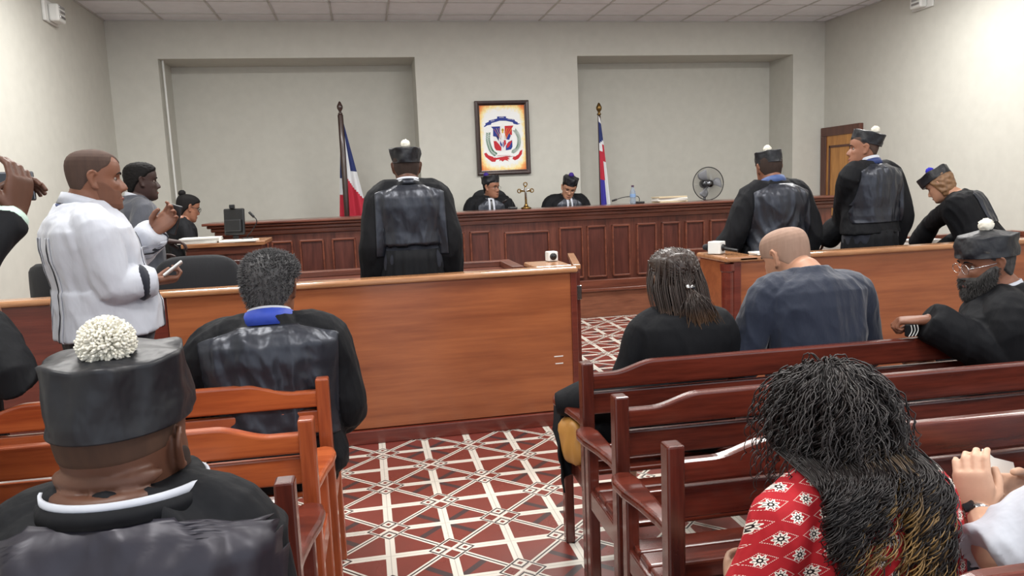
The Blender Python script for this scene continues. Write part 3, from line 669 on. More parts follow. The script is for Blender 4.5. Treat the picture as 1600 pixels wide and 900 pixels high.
# papers on the bar
q = atZ(1172, 394, 1.002); papers('flat white documents lying on the right partition beside the interview microphone', (q[0]+.05, PL+.035, 1.0025), .26, .1, 2, thick=.009)
q = atZ(716, 420, .9); papers('single pale sheet lying on the left counsel desk', (q[0], 5.55, .886), .2, .14, 1, thick=.006)
q = atY(1440, 380, 5.6); papers('white sheets before the bending woman on the right counsel desk', (q[0], 5.6, .886), .25, .2, 4, thick=.012)
q = atY(1432, 378, 5.75); papers('white sheets beside the tall man on the right counsel desk', (atY(1290, 372, 5.7)[0], 5.7, .886), .2, .2, 5, thick=.016)
# interview microphones with white cube flags
def cube_mic(label, c, yaw, size=.075, L=.14, tilt=0):
    t = thing('interview_microphone', label, 'microphone', c); R_ = Rz(yaw*D2); cen = np.array([0, 0, size/2])
    MB().box(cen, (size, size, size*.95), R_).build('cube_flag', M['white'], t, .006, seg=3)
    d = R_@np.array([0, -1., 0]); d2 = nrm(d+np.array([0, 0, -tilt]))
    MB().tube([cen+d*size*.45, cen+d2*(size*.45+L*.35), cen+d2*(size*.45+L)], [.017, .013, .011], 16).build('handle', M['black'], t, smooth=True)
    MB().tube([cen+d*size*.5, cen+d*size*.56], .024, 20).build('collar_ring', M['black'], t, smooth=True)
    b_ = cen-d*size*.5; MB().tube([b_, b_-d*.02, b_-d*.045], [.016, .024, .02], 16).build('foam_head', M['blackf'], t, smooth=True)
q = atZ(862, 408, 1.001); cube_mic('white cube microphone standing on the aisle end of the left partition', (q[0], q[1], 1.001), 6, .068, .02)
q = atZ(1124, 397, 1.0025); cube_mic('white cube microphone with dark handle on the aisle end of the right partition', (q[0]-.01, q[1]+.02, 1.0025), 38, .088, .11, .12)
# ------------------------------------------------------------------ office chairs
def office_chair(label, c, yaw, bw, bh, ztop, castors=True, rbow=.05, arms=True):
    t = thing('office_chair', label, 'chair', c); R_ = Rz(yaw*D2); T = lambda p: R_@np.array(p, float); zt = ztop-c[2]
    V = []; n, m_ = 25, 21; Q = []; f = []
    for ly, sg in ((0, 1), (-.07, -1)):
        for j in range(m_):
            for i in range(n):
                a = -1+2*i/(n-1); b_ = -1+2*j/(m_-1); x = a*bw/2*(1-.10*abs(b_)**3); z = zt-bh/2+b_*bh/2
                k = (abs(a)**3.2+abs(b_)**3.2); s_ = 1/max(1, (abs(a)**4+abs(b_)**4)**.25); x *= s_; z = zt-bh/2+(z-zt+bh/2)*s_
                e = max(0, 1-max(abs(a), abs(b_))**6); y = ly*.5*e*1.0+(.02 if sg > 0 else -.0)*e+rbow*(a*a)
                V.append(T((x, y, z)))
    o = n*m_
    for L_ in (0, o):
        for j in range(m_-1):
            for i in range(n-1): Q.append((L_+j*n+i, L_+j*n+i+1, L_+(j+1)*n+i+1, L_+(j+1)*n+i))
    edge = [i for i in range(n)]+[j*n+n-1 for j in range(1, m_)]+[(m_-1)*n+i for i in range(n-2, -1, -1)]+[j*n for j in range(m_-2, 0, -1)]
    for k in range(len(edge)): a, b_ = edge[k], edge[(k+1) % len(edge)]; Q.append((a, b_, b_+o, a+o))
    MB().add(V, Q).build('backrest', M['blackf'], t, smooth=True)
    MB().tube([T((0, -.03, zt-bh*.6)), T((0, -.06, .50)), T((0, .05, .42)), T((0, .2, .42))], [.03, .03, .03, .03], 10, k=4).build('back_bracket', M['black'], t, smooth=True)
    MB().box(T((0, .26, .47)), (.48, .46, .09), R_).build('seat', M['blackf'], t, .035, seg=4)
    MB().tube([T((0, .25, .1)), T((0, .25, .43))], .028, 12).build('gas_column', M['black'], t, smooth=True)
    for s_ in ((-1, 1) if arms else ()): MB().tube([T((s_*.25, .1, .45)), T((s_*.29, .1, .62)), T((s_*.28, .12, .66)), T((s_*.28, .34, .66))], .018, 10, k=4).build('armrest', M['black'], t, smooth=True)
    for k in range(5):
        a = 2*PI*k/5; MB().tube([T((0, .25, .1)), T((.27*math.cos(a), .25+.27*math.sin(a), .07))], [.025, .016], 8).build('foot', M['black'], t, smooth=True)
        MB().lathe([(.001, -.018), (.026, -.018), (.026, .018), (.001, .018)], T((.27*math.cos(a), .25+.27*math.sin(a), .027)), 14, Ry(PI/2)).build('castor', M['black'], t)
    return t
q = atY(306, 400, 5.02); office_chair('wide black office chair with rounded back behind the left partition', (q[0], 5.0, 0), 4, .54, .52, q[2]+.005, arms=False)
q = atY(68, 412, 5.35); office_chair('black upholstered chair tilted by the left wall behind the partition', (q[0]+.0, 5.35, 0), -28, .34, .55, q[2], rbow=.03)
q = atY(757, 296, 9.42); office_chair('high black armchair behind the judge with glasses on the left', (q[0]+.05, 9.42, .345), 180, .5, .7, q[2])
# ------------------------------------------------------------------ bags and cloth on the benches
def blob(name, label, cat, c, rings, m, folds=.01, seed=0, sc=(1, 1, 1), fs=14):
    V, Q = loft(rings); me = bpy.data.meshes.new(name); me.from_pydata(V.tolist(), [], Q)
    b_ = bmesh.new(); b_.from_mesh(me); bmesh.ops.recalc_face_normals(b_, faces=b_.faces); bmesh.ops.subdivide_edges(b_, edges=b_.edges, cuts=2, use_grid_fill=True, smooth=.6); b_.to_mesh(me); b_.free()
    for v in me.vertices:
        d = noise.noise(Vector((v.co[0]*fs+seed, v.co[1]*fs, v.co[2]*fs*.5))); v.co += v.normal*(d*folds)
    o = finish(me, name, M[m], None, smooth=True); o.location = c; return tag(o, label, cat)
def ell(c, rx, ry, n=20, e=.8, ang=0):
    a = np.linspace(0, 2*PI, n, endpoint=False); return [np.array(c)+np.array([np.sign(math.cos(q))*abs(math.cos(q))**e*rx, np.sign(math.sin(q))*abs(math.sin(q))**e*ry, 0]) for q in a]
q = atY(893, 700, 2.78)
blob('handbag', 'tan leather bag hanging at the aisle end of the front right bench', 'bag', (q[0]+.022, 2.82, .50), [ell((0, 0, -.085), .022, .06), ell((0, 0, -.07), .04, .085), ell((0, 0, .0), .05, .10), ell((.0, 0, .06), .035, .085), ell((0, 0, .085), .015, .06)], 'tan', .02, 3, fs=20)
# black gown thrown over the end of the front bench
t = thing('draped_gown', 'black satin gown draped over the aisle end of the front right bench seat', 'gown', (.95, 2.82, .43))
V = []; Q = []; n, m_ = 60, 40
path = [(-.245, -.02, .08), (-.21, .05, .20), (-.16, .0, .225), (-.10, -.03, .24), (.0, -.06, .27), (.12, -.07, .26), (.24, -.08, .22), (.36, -.09, .15)]
C_ = catmull(path, 9); n = len(C_)
for i in range(n):
    for j in range(m_+1):
        v = j/m_; p_ = C_[i]; u = i/(n-1); d = noise.noise(Vector((u*9, v*3, 1)))*.03; ph = noise.noise(Vector((u*7, v*2, 5)))
        z = p_[2]-v*(.20+.13*min(1, u*4)+.04*math.sin(u*14))*(1-.25*u); y = p_[1]+(.16*(1-v)**2-.02*math.sin(v*6))*1.0+d+.02*math.sin(u*40+v*3+ph*4)*v
        V.append((p_[0]+.01*ph, y-.03, max(z, -.30)))
for i in range(n-1):
    for j in range(m_): Q.append((i*(m_+1)+j, (i+1)*(m_+1)+j, (i+1)*(m_+1)+j+1, i*(m_+1)+j+1))
MB().add(V, Q).build('gown_cloth', M['wool'], t, smooth=True, solid=.006)
MB().tube([(-.22, .06, .2), (-.1, .02, .215), (.05, -.02, .23), (.2, -.04, .21)], [.05, .09, .1, .07], 20, k=5).build('folded_sleeve', M['wool'], t, smooth=True)
# black bag with white items on the second left bench
q = atY(25, 690, 2.50); t = thing('shoulder_bag', 'black bag with white piping and a white pouch on the left bench, partly hidden', 'bag', (q[0], 2.46, .437))
MB().box((0, 0, .11), (.40, .12, .22)).build('bag_body', M['blackf'], t, .035, seg=4)
for z in (.185, .165): MB().tube([(-.19, -.064, z), (.19, -.064, z+.005)], .003, 6).build('piping', M['white'], t, smooth=True)
MB().tube([(-.03, -.02, .235), (.04, -.02, .245), (.10, -.01, .24)], [.022, .03, .024], 14, k=4).build('white_pouch', M['white'], t, smooth=True)

# ------------------------------------------------------------------ figure builder
def temp_union(parts, voxel, smooth=2):
    V = []; Fc = []; o = 0
    for P, Q in parts: V.append(P); Fc += [tuple(i+o for i in f) for f in Q]; o += len(P)
    V = np.concatenate(V); me = bpy.data.meshes.new('tmp'); me.from_pydata(V.tolist(), [], Fc)
    b = bmesh.new(); b.from_mesh(me); bmesh.ops.recalc_face_normals(b, faces=b.faces); b.to_mesh(me); b.free()
    ob = bpy.data.objects.new('tmp', me); COL.objects.link(ob)
    r = ob.modifiers.new('r', 'REMESH'); r.mode = 'VOXEL'; r.voxel_size = voxel; r.adaptivity = 0
    if smooth: s = ob.modifiers.new('s', 'SMOOTH'); s.iterations = smooth; s.factor = .5
    dg = bpy.context.evaluated_depsgraph_get(); dg.update()
    m2 = bpy.data.meshes.new_from_object(ob.evaluated_get(dg)); bpy.data.objects.remove(ob); bpy.data.meshes.remove(me)
    return m2
def getV(me): a = np.empty(len(me.vertices)*3, np.float32); me.vertices.foreach_get('co', a); return a.reshape(-1, 3).astype(float)
def setV(me, V): me.vertices.foreach_set('co', V.astype(np.float32).ravel()); me.update()
def getN(me): a = np.empty(len(me.vertices)*3, np.float32); me.vertices.foreach_get('normal', a); return a.reshape(-1, 3).astype(float)
def getF(me): return [tuple(p.vertices) for p in me.polygons]
def bvh_of(me): return BVHTree.FromPolygons([tuple(v) for v in getV(me).tolist()], getF(me))
# --- head: rings over a measured profile; local frame x right, y forward, z up, origin between the ears
HZ = np.array([-.124, -.118, -.108, -.092, -.076, -.060, -.045, -.028, -.012, .004, .020, .036, .052, .068, .082, .094, .103, .109, .1125])
HF = np.array([.052, .072, .084, .087, .085, .085, .083, .083, .082, .079, .083, .087, .086, .082, .074, .062, .046, .028, .008])
HB = np.array([.000, -.020, -.034, -.052, -.064, -.073, -.079, -.085, -.090, -.094, -.097, -.099, -.099, -.096, -.089, -.077, -.060, -.038, -.012])
HW = np.array([.016, .030, .043, .054, .060, .064, .067, .070, .072, .074, .0755, .077, .077, .0755, .071, .062, .049, .031, .010])
def head_rings(off=None, m=72, n=64, fat=1.0):
    zz = np.linspace(HZ[0], HZ[-1], n); zz = HZ[0]+(HZ[-1]-HZ[0])*(np.linspace(0, 1, n)*.5+.5*(.5-.5*np.cos(np.linspace(0, PI, n))))
    th = np.linspace(0, 2*PI, m, endpoint=False); rings = []
    for z in zz:
        f, b, w = np.interp(z, HZ, HF), np.interp(z, HZ, HB), np.interp(z, HZ, HW)
        jaw = sstep(-.03, -.09, z); w = w*(1+(fat-1)*(.4+.8*jaw))
        c = np.cos(th); s = np.sin(th)                     # th=0 -> forward
        e = .86; cy = np.sign(c)*np.abs(c)**e; sx = np.sign(s)*np.abs(s)**e
        mid = (f+b)/2+.004; y = np.where(cy > 0, mid+(f-mid)*cy, mid+(mid-b)*cy); x = w*sx
        if True:
            fr = np.maximum(c, 0); ax = np.abs(x)
            g = lambda x0, z0, sx_, sz_: np.exp(-((ax-x0)/sx_)**2-((z-z0)/sz_)**2)*(fr > .15)
            nose = sstep(.022, -.030, z)*sstep(-.052, -.036, z)
            y = y+nose*.026*np.exp(-(x/(.008+.006*sstep(0, -.035, z)))**2)*(fr > .1)
            y = y+.006*g(.013, -.040, .006, .008)                                  # wings of the nose
            y = y-.011*g(.031, .002, .017, .011)+.005*g(.03, .022, .022, .007)      # sockets, brow
            y = y+.006*g(0, -.066, .020, .0045)+.006*g(0, -.077, .017, .005)-.003*g(0, -.0715, .022, .002)
            y = y+.004*g(0, -.105, .016, .010)+.004*g(.046, -.02, .016, .014)
        P = np.stack([x, y, np.full(m, z)], 1)
        if off is not None:
            o = off(th, z); d = np.stack([x, y-mid*.0, np.full(m, (z-.01)*.9)], 1); d /= np.linalg.norm(d, axis=1)[:, None]+1e-9
            P = P+d*o[:, None]
        rings.append(P)
    return rings
def wrapang(t): return np.abs((t+PI) % (2*PI)-PI)       # 0 front .. pi back
def hair_off(thick=.008, back=-.062, front=.072, side=.0, recede=0.0, temple=1.2):
    def f(th, z):
        a = wrapang(th); zl = np.where(a < temple, front-(a/temple)**2*.02, np.where(a < 1.75, front-.02-(a-temple)/(1.75-temple)*(front-.02-side), side+(back-side)*np.clip((a-1.75)/.7, 0, 1)))
        zl = zl+recede*np.exp(-((a-.6)/.35)**2)
        k = sstep(-.008, .010, z-zl); return -.007+(.007+thick)*k
    return f
def beard_off(thick=.008):
    def f(th, z):
        a = wrapang(th); k = sstep(1.75, 1.55, a)*sstep(-.028-.0, -.045, z-.028*sstep(.7, 1.45, a)*1.2)
        k = k*(1-np.exp(-((a)/.30)**2-((z+.0715)/.009)**2)); k = k*(1-np.exp(-((a)/.22)**2-((z+.047)/.008)**2)*.9)
        return -.007+(.007+thick)*k
    return f
def ear_parts(s):
    P = []; x0 = .0735*s
    ring = [(x0+s*.004, -.006, -.030), (x0+s*.010, -.014, -.010), (x0+s*.016, -.022, .012), (x0+s*.016, -.016, .027), (x0+s*.010, -.003, .030), (x0+s*.004, .006, .018)]
    P.append(loft(tube(ring, [.0065, .006, .005, .005, .0045, .004], 8, k=4)))
    P.append(loft(tube([(x0-s*.004, .0, -.026), (x0+s*.006, -.010, -.004), (x0+s*.006, -.010, .018)], [.008, .007, .008], 8, k=3)))
    P.append(loft(tube([(x0-s*.002, .003, -.034), (x0+s*.005, -.003, -.026)], [.006, .007], 8, k=3)))
    return P
def hand_parts(Wp, d, n, tside, curl=.35, sc=1.0, tcurl=.4, fcurl=None):
    """Wp wrist, d along the fingers, n direction the palm faces, tside direction of the thumb side"""
    Wp = np.asarray(Wp, float); d = nrm(d); n = nrm(np.asarray(n)-d*(np.dot(n, d))); t = np.cross(d, n)
    if np.dot(t, tside) < 0: t = -t
    out = []; rings = []
    for a, w, h, in ((-.015, .024, .019), (.0, .027, .018), (.03, .036, .016), (.06, .041, .0145), (.085, .040, .0125), (.095, .036, .010)):
        c = Wp+d*a*sc; an = np.linspace(0, 2*PI, 16, endpoint=False); e = .75
        rings.append([c+t*(np.sign(math.cos(q))*abs(math.cos(q))**e*w*sc)+n*(np.sign(math.sin(q))*abs(math.sin(q))**e*h*sc) for q in an])
    out.append(loft(rings))
    for i, (o, L, r) in enumerate(((.030, .072, .0088), (.0105, .081, .0090), (-.0095, .075, .0086), (-.029, .058, .0076))):
        cu = (fcurl[i] if fcurl else curl*(1+.12*i)); P = [Wp+(d*.070+t*o)*sc]; P.append(Wp+(d*.090+t*o)*sc); ang = 0; spread = o*1.6
        for k, fr in enumerate((.45, .31, .24)):
            ang += cu*(.75, 1.1, .8)[k]; dr = nrm(d*math.cos(ang)+n*math.sin(ang)+t*spread)
            P.append(P[-1]+dr*L*fr*sc)
        out.append(loft(tube(P, [r*1.0*sc, r*1.05*sc, r*sc, r*.9*sc, r*.72*sc], 10)))
    b = Wp+(d*.018+t*.022)*sc; dr = nrm(d*.62+t*.62+n*(.25+.6*tcurl)); P = [b, b+dr*.030*sc]
    dr2 = nrm(d*.85+t*(.35-.5*tcurl)+n*(.25+.5*tcurl)); P.append(P[-1]+dr2*.032*sc); dr3 = nrm(d*.95+t*(.1-.6*tcurl)+n*(.2+.6*tcurl)); P.append(P[-1]+dr3*.027*sc)
    out.append(loft(tube(P, [.015*sc, .0125*sc, .0108*sc, .0085*sc], 10)))
    return out
TORSO = [(-.10, .10, .085, .01), (.0, .165, .118, .0), (.12, .168, .12, .0), (.3, .153, .112, .008), (.45, .152, .108, .008), (.6, .162, .110, .004), (.75, .176, .112, .0), (.86, .178, .105, -.004), (.94, .140, .088, -.008), (1.0, .088, .070, -.006), (1.05, .062, .060, .0)]
class Person:
    def __init__(s, label, head, hyaw=0, hpitch=0, hroll=0, byaw=0, lean=0, L=.52, sw=.185, skin='sk_brown', scale=1.0, base=None, bulk=1.0, sit=False, thigh=.40,  voxel=.0055,
                 arms=None, neck=.056, fat=1.0, legs=True, nlean=0, belly=0.0, sroll=0.0, hips=None, group=None, neckdrop=0.0):
        s.sc = scale; s.hc = np.asarray(head, float); s.byaw = byaw*D2; s.bulk = bulk; s.sit = sit; s.skin = M[skin]; s.voxel = voxel; s.fat = fat
        s.Rh = Rz(hyaw*D2)@Rx(-hpitch*D2)@Ry(hroll*D2); s.Rb = Rz(s.byaw); s.neck_r = neck
        s.N = s.hc+s.Rh@np.array([0, -.028, -.085])*scale+s.Rb@np.array([0, -.020+nlean, -.026-neckdrop])*scale      # base of the neck
        a = lean*D2; up = s.Rb@np.array([sroll, math.sin(a), math.cos(a)]); s.up = nrm(up); s.P = s.N-s.up*L*scale
        s.fw = s.Rb@np.array([0, 1., 0]); s.rt = s.Rb@np.array([1., 0, 0]); s.Ltorso = L*scale
        fw = nrm(s.fw-s.up*(s.fw@s.up)); s.fwt = fw
        s.sh = {k: s.N-s.up*.070*scale+s.rt*k*sw*scale-fw*.012 for k in (-1, 1)}
        s.base = np.array([s.P[0], s.P[1], 0.]) if base is None else np.asarray(base, float)
        s.root = thing('person', label, 'person', s.base, group)
        s.arms = {}
        arms = arms or {}
        for k in (-1, 1):
            a = arms.get(k, {}); S = s.sh[k]
            off = lambda v: s.rt*v[0]*k+s.fw*v[1]+np.array([0, 0, v[2]])
            E = np.asarray(a['E']) if 'E' in a else S+off(a.get('e', (.07, -.02, -.27) if not sit else (.07, .03, -.26)))*scale
            Wr = np.asarray(a['W']) if 'W' in a else E+off(a.get('w', (.0, .10, -.23) if not sit else (-.10, .21, -.02)))*scale
            s.arms[k] = (S, E, Wr, a)
        s.legsj = {}
        for k in (-1, 1):
            hp = s.P+s.rt*k*.09*scale-np.array([0, 0, .01])
            if sit:
                kn = hp+s.fw*thigh*scale+s.rt*k*.05; kn[2] = s.base[2]+.47; an = kn+s.fw*.02; an[2] = s.base[2]+.08; an += s.fw*.0
            else:
                kn = hp+s.fw*.02+s.rt*k*.02; kn[2] = s.base[2]+.49; an = kn-s.fw*.03+s.rt*k*.01; an[2] = s.base[2]+.085
            s.legsj[k] = (hp, kn, an)
        s.legs = legs; s.belly = belly; s.clothes = []
        s.make_body()
    def loc(s, P): return np.asarray(P)-s.base
    def H_(s, p): return s.hc+s.Rh@(np.asarray(p, float)*s.sc)       # head local -> world
    def B_(s, u, v, w):                                              # torso frame: u right, v forward, w up from the neck base
        return s.N+s.rt*u+s.fwt*v+s.up*w
    def torso(s, ease=0, lo=-.12, hi=1.06, depthk=1.0, wk=1.0, flare=0, belly=None):
        rings = []; belly = s.belly if belly is None else belly
        for t, w, d, y in TORSO:
            if t < lo or t > hi: continue
            w = (w*s.bulk*wk)*s.sc+ease; d = (d*(s.bulk**.8)*depthk)*s.sc+ease
            if t > .9: w = w*(1/s.bulk)**.5
            if t > .97 and ease: w = s.neck_r*s.sc*(1.45 if t < 1.03 else 1.12)+ease*.55; d = s.neck_r*s.sc*(1.25 if t < 1.03 else 1.1)+ease*.55
            bl = belly*math.exp(-((t-.28)/.25)**2)
            c = s.P+s.up*s.Ltorso*t+s.fwt*(y*s.sc+bl*.5); d += bl*.5
            k = 20; an = np.linspace(0, 2*PI, k, endpoint=False); e = .85
            rings.append([c+s.rt*(np.sign(math.cos(q))*abs(math.cos(q))**e*w)+s.fwt*(np.sign(math.sin(q))*abs(math.sin(q))**e*d) for q in an])
        return rings
    def make_body(s):
        parts = []; k = s.sc
        parts.append(loft(s.torso()))
        top = s.H_((0, -.022, -.045)); jaw = s.H_((0, .0, -.075))
        parts.append(loft(tube([s.N-s.up*.05, s.N+s.up*.005, (s.N+top)/2+s.fw*.004, top], np.array([.075, s.neck_r*1.06, s.neck_r, s.neck_r*.98])*k, 40, k=4)))
        parts.append(loft(tube([s.N+s.fw*.01, jaw], [s.neck_r*.9*k, s.neck_r*.8*k], 16, k=4)))
        V, Q = loft(head_rings(fat=s.fat)); parts.append((s.hc+(V*k)@s.Rh.T, Q))
        for sd in (-1, 1):
            for V, Q in ear_parts(sd):
                V = V.copy(); V[:, 0] += sd*.0715*(s.fat-1)*.5; parts.append((s.hc+(V*k)@s.Rh.T, Q))
        for sd in (-1, 1):
            S, E, Wr, a = s.arms[sd]; parts.append(loft(tube([s.N-s.up*.03+s.rt*sd*.03, (s.N+S)/2+s.rt*sd*.02-s.up*.01, S, (S+E)/2, E, (E*.55+Wr*.45), Wr], np.array([.046, .048, .050, .046, .039, .036, .026])*k, 14, k=4)))
            if a.get('hand', True):
                d = nrm(a.get('d', Wr-E)); n = a.get('n', s.rt*-sd*.8+s.fw*-.1); ts = a.get('t', s.fw+np.array([0, 0, .5]))
                parts += hand_parts(Wr, d, n, ts, a.get('curl', .4), k*.98, a.get('tc', .4), a.get('fc'))
        if s.legs:
            for sd in (-1, 1):
                hp, kn, an = s.legsj[sd]
                parts.append(loft(tube([hp, hp*.5+kn*.5, kn, kn*.6+an*.4, an], np.array([.082, .072, .052, .052, .036])*k, 14, k=4)))
        # feet
                parts.append(loft(tube([an-s.fw*.03-np.array([0, 0, .045]), an+s.fw*.06-np.array([0, 0, .045]), an+s.fw*.15-np.array([0, 0, .055])], [.034, .04, .026], 12, k=3)))
        me = temp_union(parts, s.voxel, 2); setV(me, getV(me)-s.base)
        s.bvh = bvh_of(me)
        s.body = finish(me, 'body', s.skin, s.root, smooth=True, fixn=False)
        s.eyes()
    def eyes(s):
        for sd in (-1, 1):
            c = s.H_((sd*.031*1.0, .0600, .002)); g = MB(); r = .0120*s.sc
            g.lathe([(r*math.sin(a), r*math.cos(a)) for a in np.linspace(.0, PI, 12)], c-s.base, 16, s.Rh@Rx(-PI/2)); n = len(g.f); g.cur = 1
            g.mi = [0]*n; g.lathe([(.0001, .0), (.0045*s.sc, -.0002), (.0062*s.sc, -.0026)], s.H_((sd*.031, .0600+.0128, .002))-s.base, 14, s.Rh@Rx(-PI/2)); 
            g.build('eye', [M['eyew'], M['eyed']], s.root, smooth=True)
    def brows(s, m='h_black', th=.0022):
        for sd in (-1, 1):
            P = [s.on_head((sd*a, .2, b), .002) for a, b in ((.014, .022), (.024, .026), (.036, .026), (.047, .020))]
            P = [p for p in P if p is not None]
            if len(P) > 2: MB().tube([p-s.base for p in P], [th*1.0, th*1.4, th*1.2, th*.6][:len(P)], 8, k=3).build('eyebrow', M[m], s.root, smooth=True)
    def mouth(s):
        P = [s.on_head((a, .2, b), .0004) for a, b in ((-.024, -.0725), (-.012, -.070), (0, -.0715), (.012, -.070), (.024, -.0725))]
        P = [p for p in P if p is not None]
        if len(P) > 2: MB().tube([p-s.base for p in P], [.0015, .0042, .0045, .0042, .0015][:len(P)], 8, k=3).build('lips', M['lip'], s.root, smooth=True)
    def on_head(s, p, off=0):
        o = s.H_(p)-s.base; d = -(s.Rh@np.array([0, 1., 0])); h = s.bvh.ray_cast(Vector(o), Vector(d))
        return None if h[0] is None else np.array(h[0])+np.array(h[1])*off+s.base
    def face(s, brow='h_black'): s.brows(brow); s.mouth()
    def hair(s, m, off, name='hair', bumps=.0, bs=60, fat=None, seed=0):
        R = head_rings(off, 96, 80, s.fat); V, Q = loft(R)
        if bumps:
            d = np.array([noise.noise(Vector(p*bs)+Vector((seed, 0, 0))) for p in V]); V = V+(V/np.linalg.norm(V, axis=1)[:, None])*d[:, None]*bumps
        g = MB().add(s.loc(s.hc+(V*s.sc)@s.Rh.T), Q); return g.build(name, M[m], s.root, smooth=True)
    # ---- clothes
    def garment(s, name, m, parts, voxel=.008, folds=.006, fscale=9, inward=0, seed=0, cut=None, smooth=2, mats=None, matfn=None):
        me = temp_union(parts, voxel, smooth); V = getV(me)-s.base; Nn = getN(me)
        if folds:
            loc = V@np.stack([s.rt, s.fwt, s.up], 1); d = np.empty(len(V))
            for i, p in enumerate(loc):
                q = Vector((p[0]*fscale+p[2]*fscale*.25, p[1]*fscale, p[2]*fscale*.42)); w = noise.noise(q*.6+Vector((seed+5, 1, 2)))
                a = noise.noise(q+Vector((seed, w*1.6, 0))); b = noise.noise(q*2.1+Vector((seed+9, 0, w*2)))
                d[i] = (.55-abs(a)*1.8)+.4*(.5-abs(b)*1.6)
            V = V+Nn*(d*folds)[:, None]
        setV(me, V)
        o = finish(me, name, mats or M[m], s.root, smooth=True, fixn=False)
        if matfn is not None:
            cen = np.array([V[list(p.vertices)].mean(0) for p in me.polygons]) if len(me.polygons) < 400000 else V[:1]
            me.polygons.foreach_set('material_index', matfn(cen+s.base).astype(np.int32)); me.update()
        s.clothes.append((o, bvh_of(me))); return o
    def sleeve(s, sd, ease=.016, end=.93, cuff=1.0, sh=.0):
        S, E, Wr, a = s.arms[sd]; k = s.sc; bulk = s.bulk
        e2 = E+(Wr-E)*end; r = np.array([.044, .048+sh, .053+sh, .050, .045, .041, .034])*k*(.6+.4*bulk)+ease; r[-1] = r[-1]*cuff; r[-2] *= (1+(cuff-1)*.5)
        return loft(tube([s.N-s.up*.045+s.rt*sd*.02, (s.N+S)/2+s.rt*sd*.01-s.up*.012, S-s.rt*sd*.014-s.up*.006, (S+E)/2, E, E*.5+e2*.5, e2], r, 18, k=4))
    def lap(s, ease=.02, frac=.95):
        out = []
        for sd in (-1, 1):
            hp, kn, an = s.legsj[sd]; out.append(loft(tube([hp, (hp+kn)/2, hp+(kn-hp)*frac], np.array([.085, .078, .062])+ease, 16, k=4)))
        return out
    def top(s, name, m, ease=.02, lo=-.12, hi=1.06, sleeve=None, extra=None, **kw):
        parts = [loft(s.torso(ease, lo, hi, kw.pop('depthk', 1.0), kw.pop('wk', 1.0)))]
        sl = sleeve or {}
        for sd in (-1, 1): parts.append(s.sleeve(sd, **{**dict(ease=ease*.8), **sl}))
        parts += extra or []
        return s.garment(name, m, parts, **kw)
    def skirt(s, name, m, z1, r0=.19, r1=.28, d0=.15, d1=.22, t0=.25, pleats=22, amp=.012, parent=None):
        """pleated skirt of a gown hanging from the waist seam"""
        c0 = s.P+s.up*s.Ltorso*t0; rings = []; n = 14; m_ = pleats*8
        for i in range(n):
            t = i/(n-1); c = c0*(1-t)+np.array([c0[0], c0[1], z1])*t; w = r0+(r1-r0)*t; d = d0+(d1-d0)*t; a = np.linspace(0, 2*PI, m_, endpoint=False)
            rip = amp*(.35+.65*t)*np.sign(np.sin(a*pleats))*np.abs(np.sin(a*pleats))**.5
            rings.append(c+np.outer(np.cos(a)*(w+rip), s.rt)+np.outer(np.sin(a)*(d+rip), s.fwt))
        V, Q = loft(rings); g = MB().add(V-s.base, Q); return g.build(name, M[m], s.root, smooth=True)
    def trousers(s, m='trous', ease=.018):
        parts = []
        for sd in (-1, 1):
            hp, kn, an = s.legsj[sd]; parts.append(loft(tube([hp, (hp+kn)/2, kn, (kn+an)/2, an+(kn-an)*.02], np.array([.088, .078, .062, .056, .05])*s.sc+ease, 16, k=4)))
        parts.append(loft(s.torso(ease*.8, -.12, .3)))
        s.garment('trousers', m, parts, voxel=.012, folds=.005, seed=3); s.clothes.pop()
        for sd in (-1, 1):
            hp, kn, an = s.legsj[sd]; g = MB().tube([an-s.fw*.05-np.array([0, 0, .05]), an+s.fw*.05-np.array([0, 0, .045]), an+s.fw*.13-np.array([0, 0, .052]), an+s.fw*.17-np.array([0, 0, .058])], [.036, .045, .04, .025], 14, k=4, flat=(.72, (0, 0, 1)))
            V = np.array(g.v)-s.base; V[:, 2] = np.maximum(V[:, 2]-min(0, 0), .004); g.v = [tuple(v) for v in V]; g.build('shoe', M['shoe'], s.root, smooth=True)
    def collar(s, name, m, r=.066, h=.035, back=.03, front=-.03, thick=.004, flare=.004, drop=0.0, sq=1.02):
        """band round the neck, higher at the back"""
        k = s.sc; n = 48; a = np.linspace(0, 2*PI, n, endpoint=False); rings = []
        axis = nrm(nrm(s.H_((0, -.022, -.05))-s.N)*.45+s.up*.55)
        for (rr, zz) in ((r+flare, 0), (r, 1), (r-thick, 1), (r-thick+flare, 0)):
            pts = []
            for q in a:
                f = .5+.5*math.sin(q)                    # 1 at front
                z0 = (back*(1-f)+front*f)-drop; z = z0+(h*(1-.35*f))*zz
                pts.append(s.N+s.rt*math.cos(q)*rr*k+s.fw*(math.sin(q)*rr*sq*k+.002)+axis*z*k)
            rings.append(pts)
        V = np.concatenate(rings); Q = []
        for i in range(4):
            for j in range(n):
                kk = (j+1) % n; i2 = (i+1) % 4; Q.append((i*n+j, i*n+kk, i2*n+kk, i2*n+j))
        return MB().add(V-s.base, Q).build(name, M[m], s.root, smooth=True)
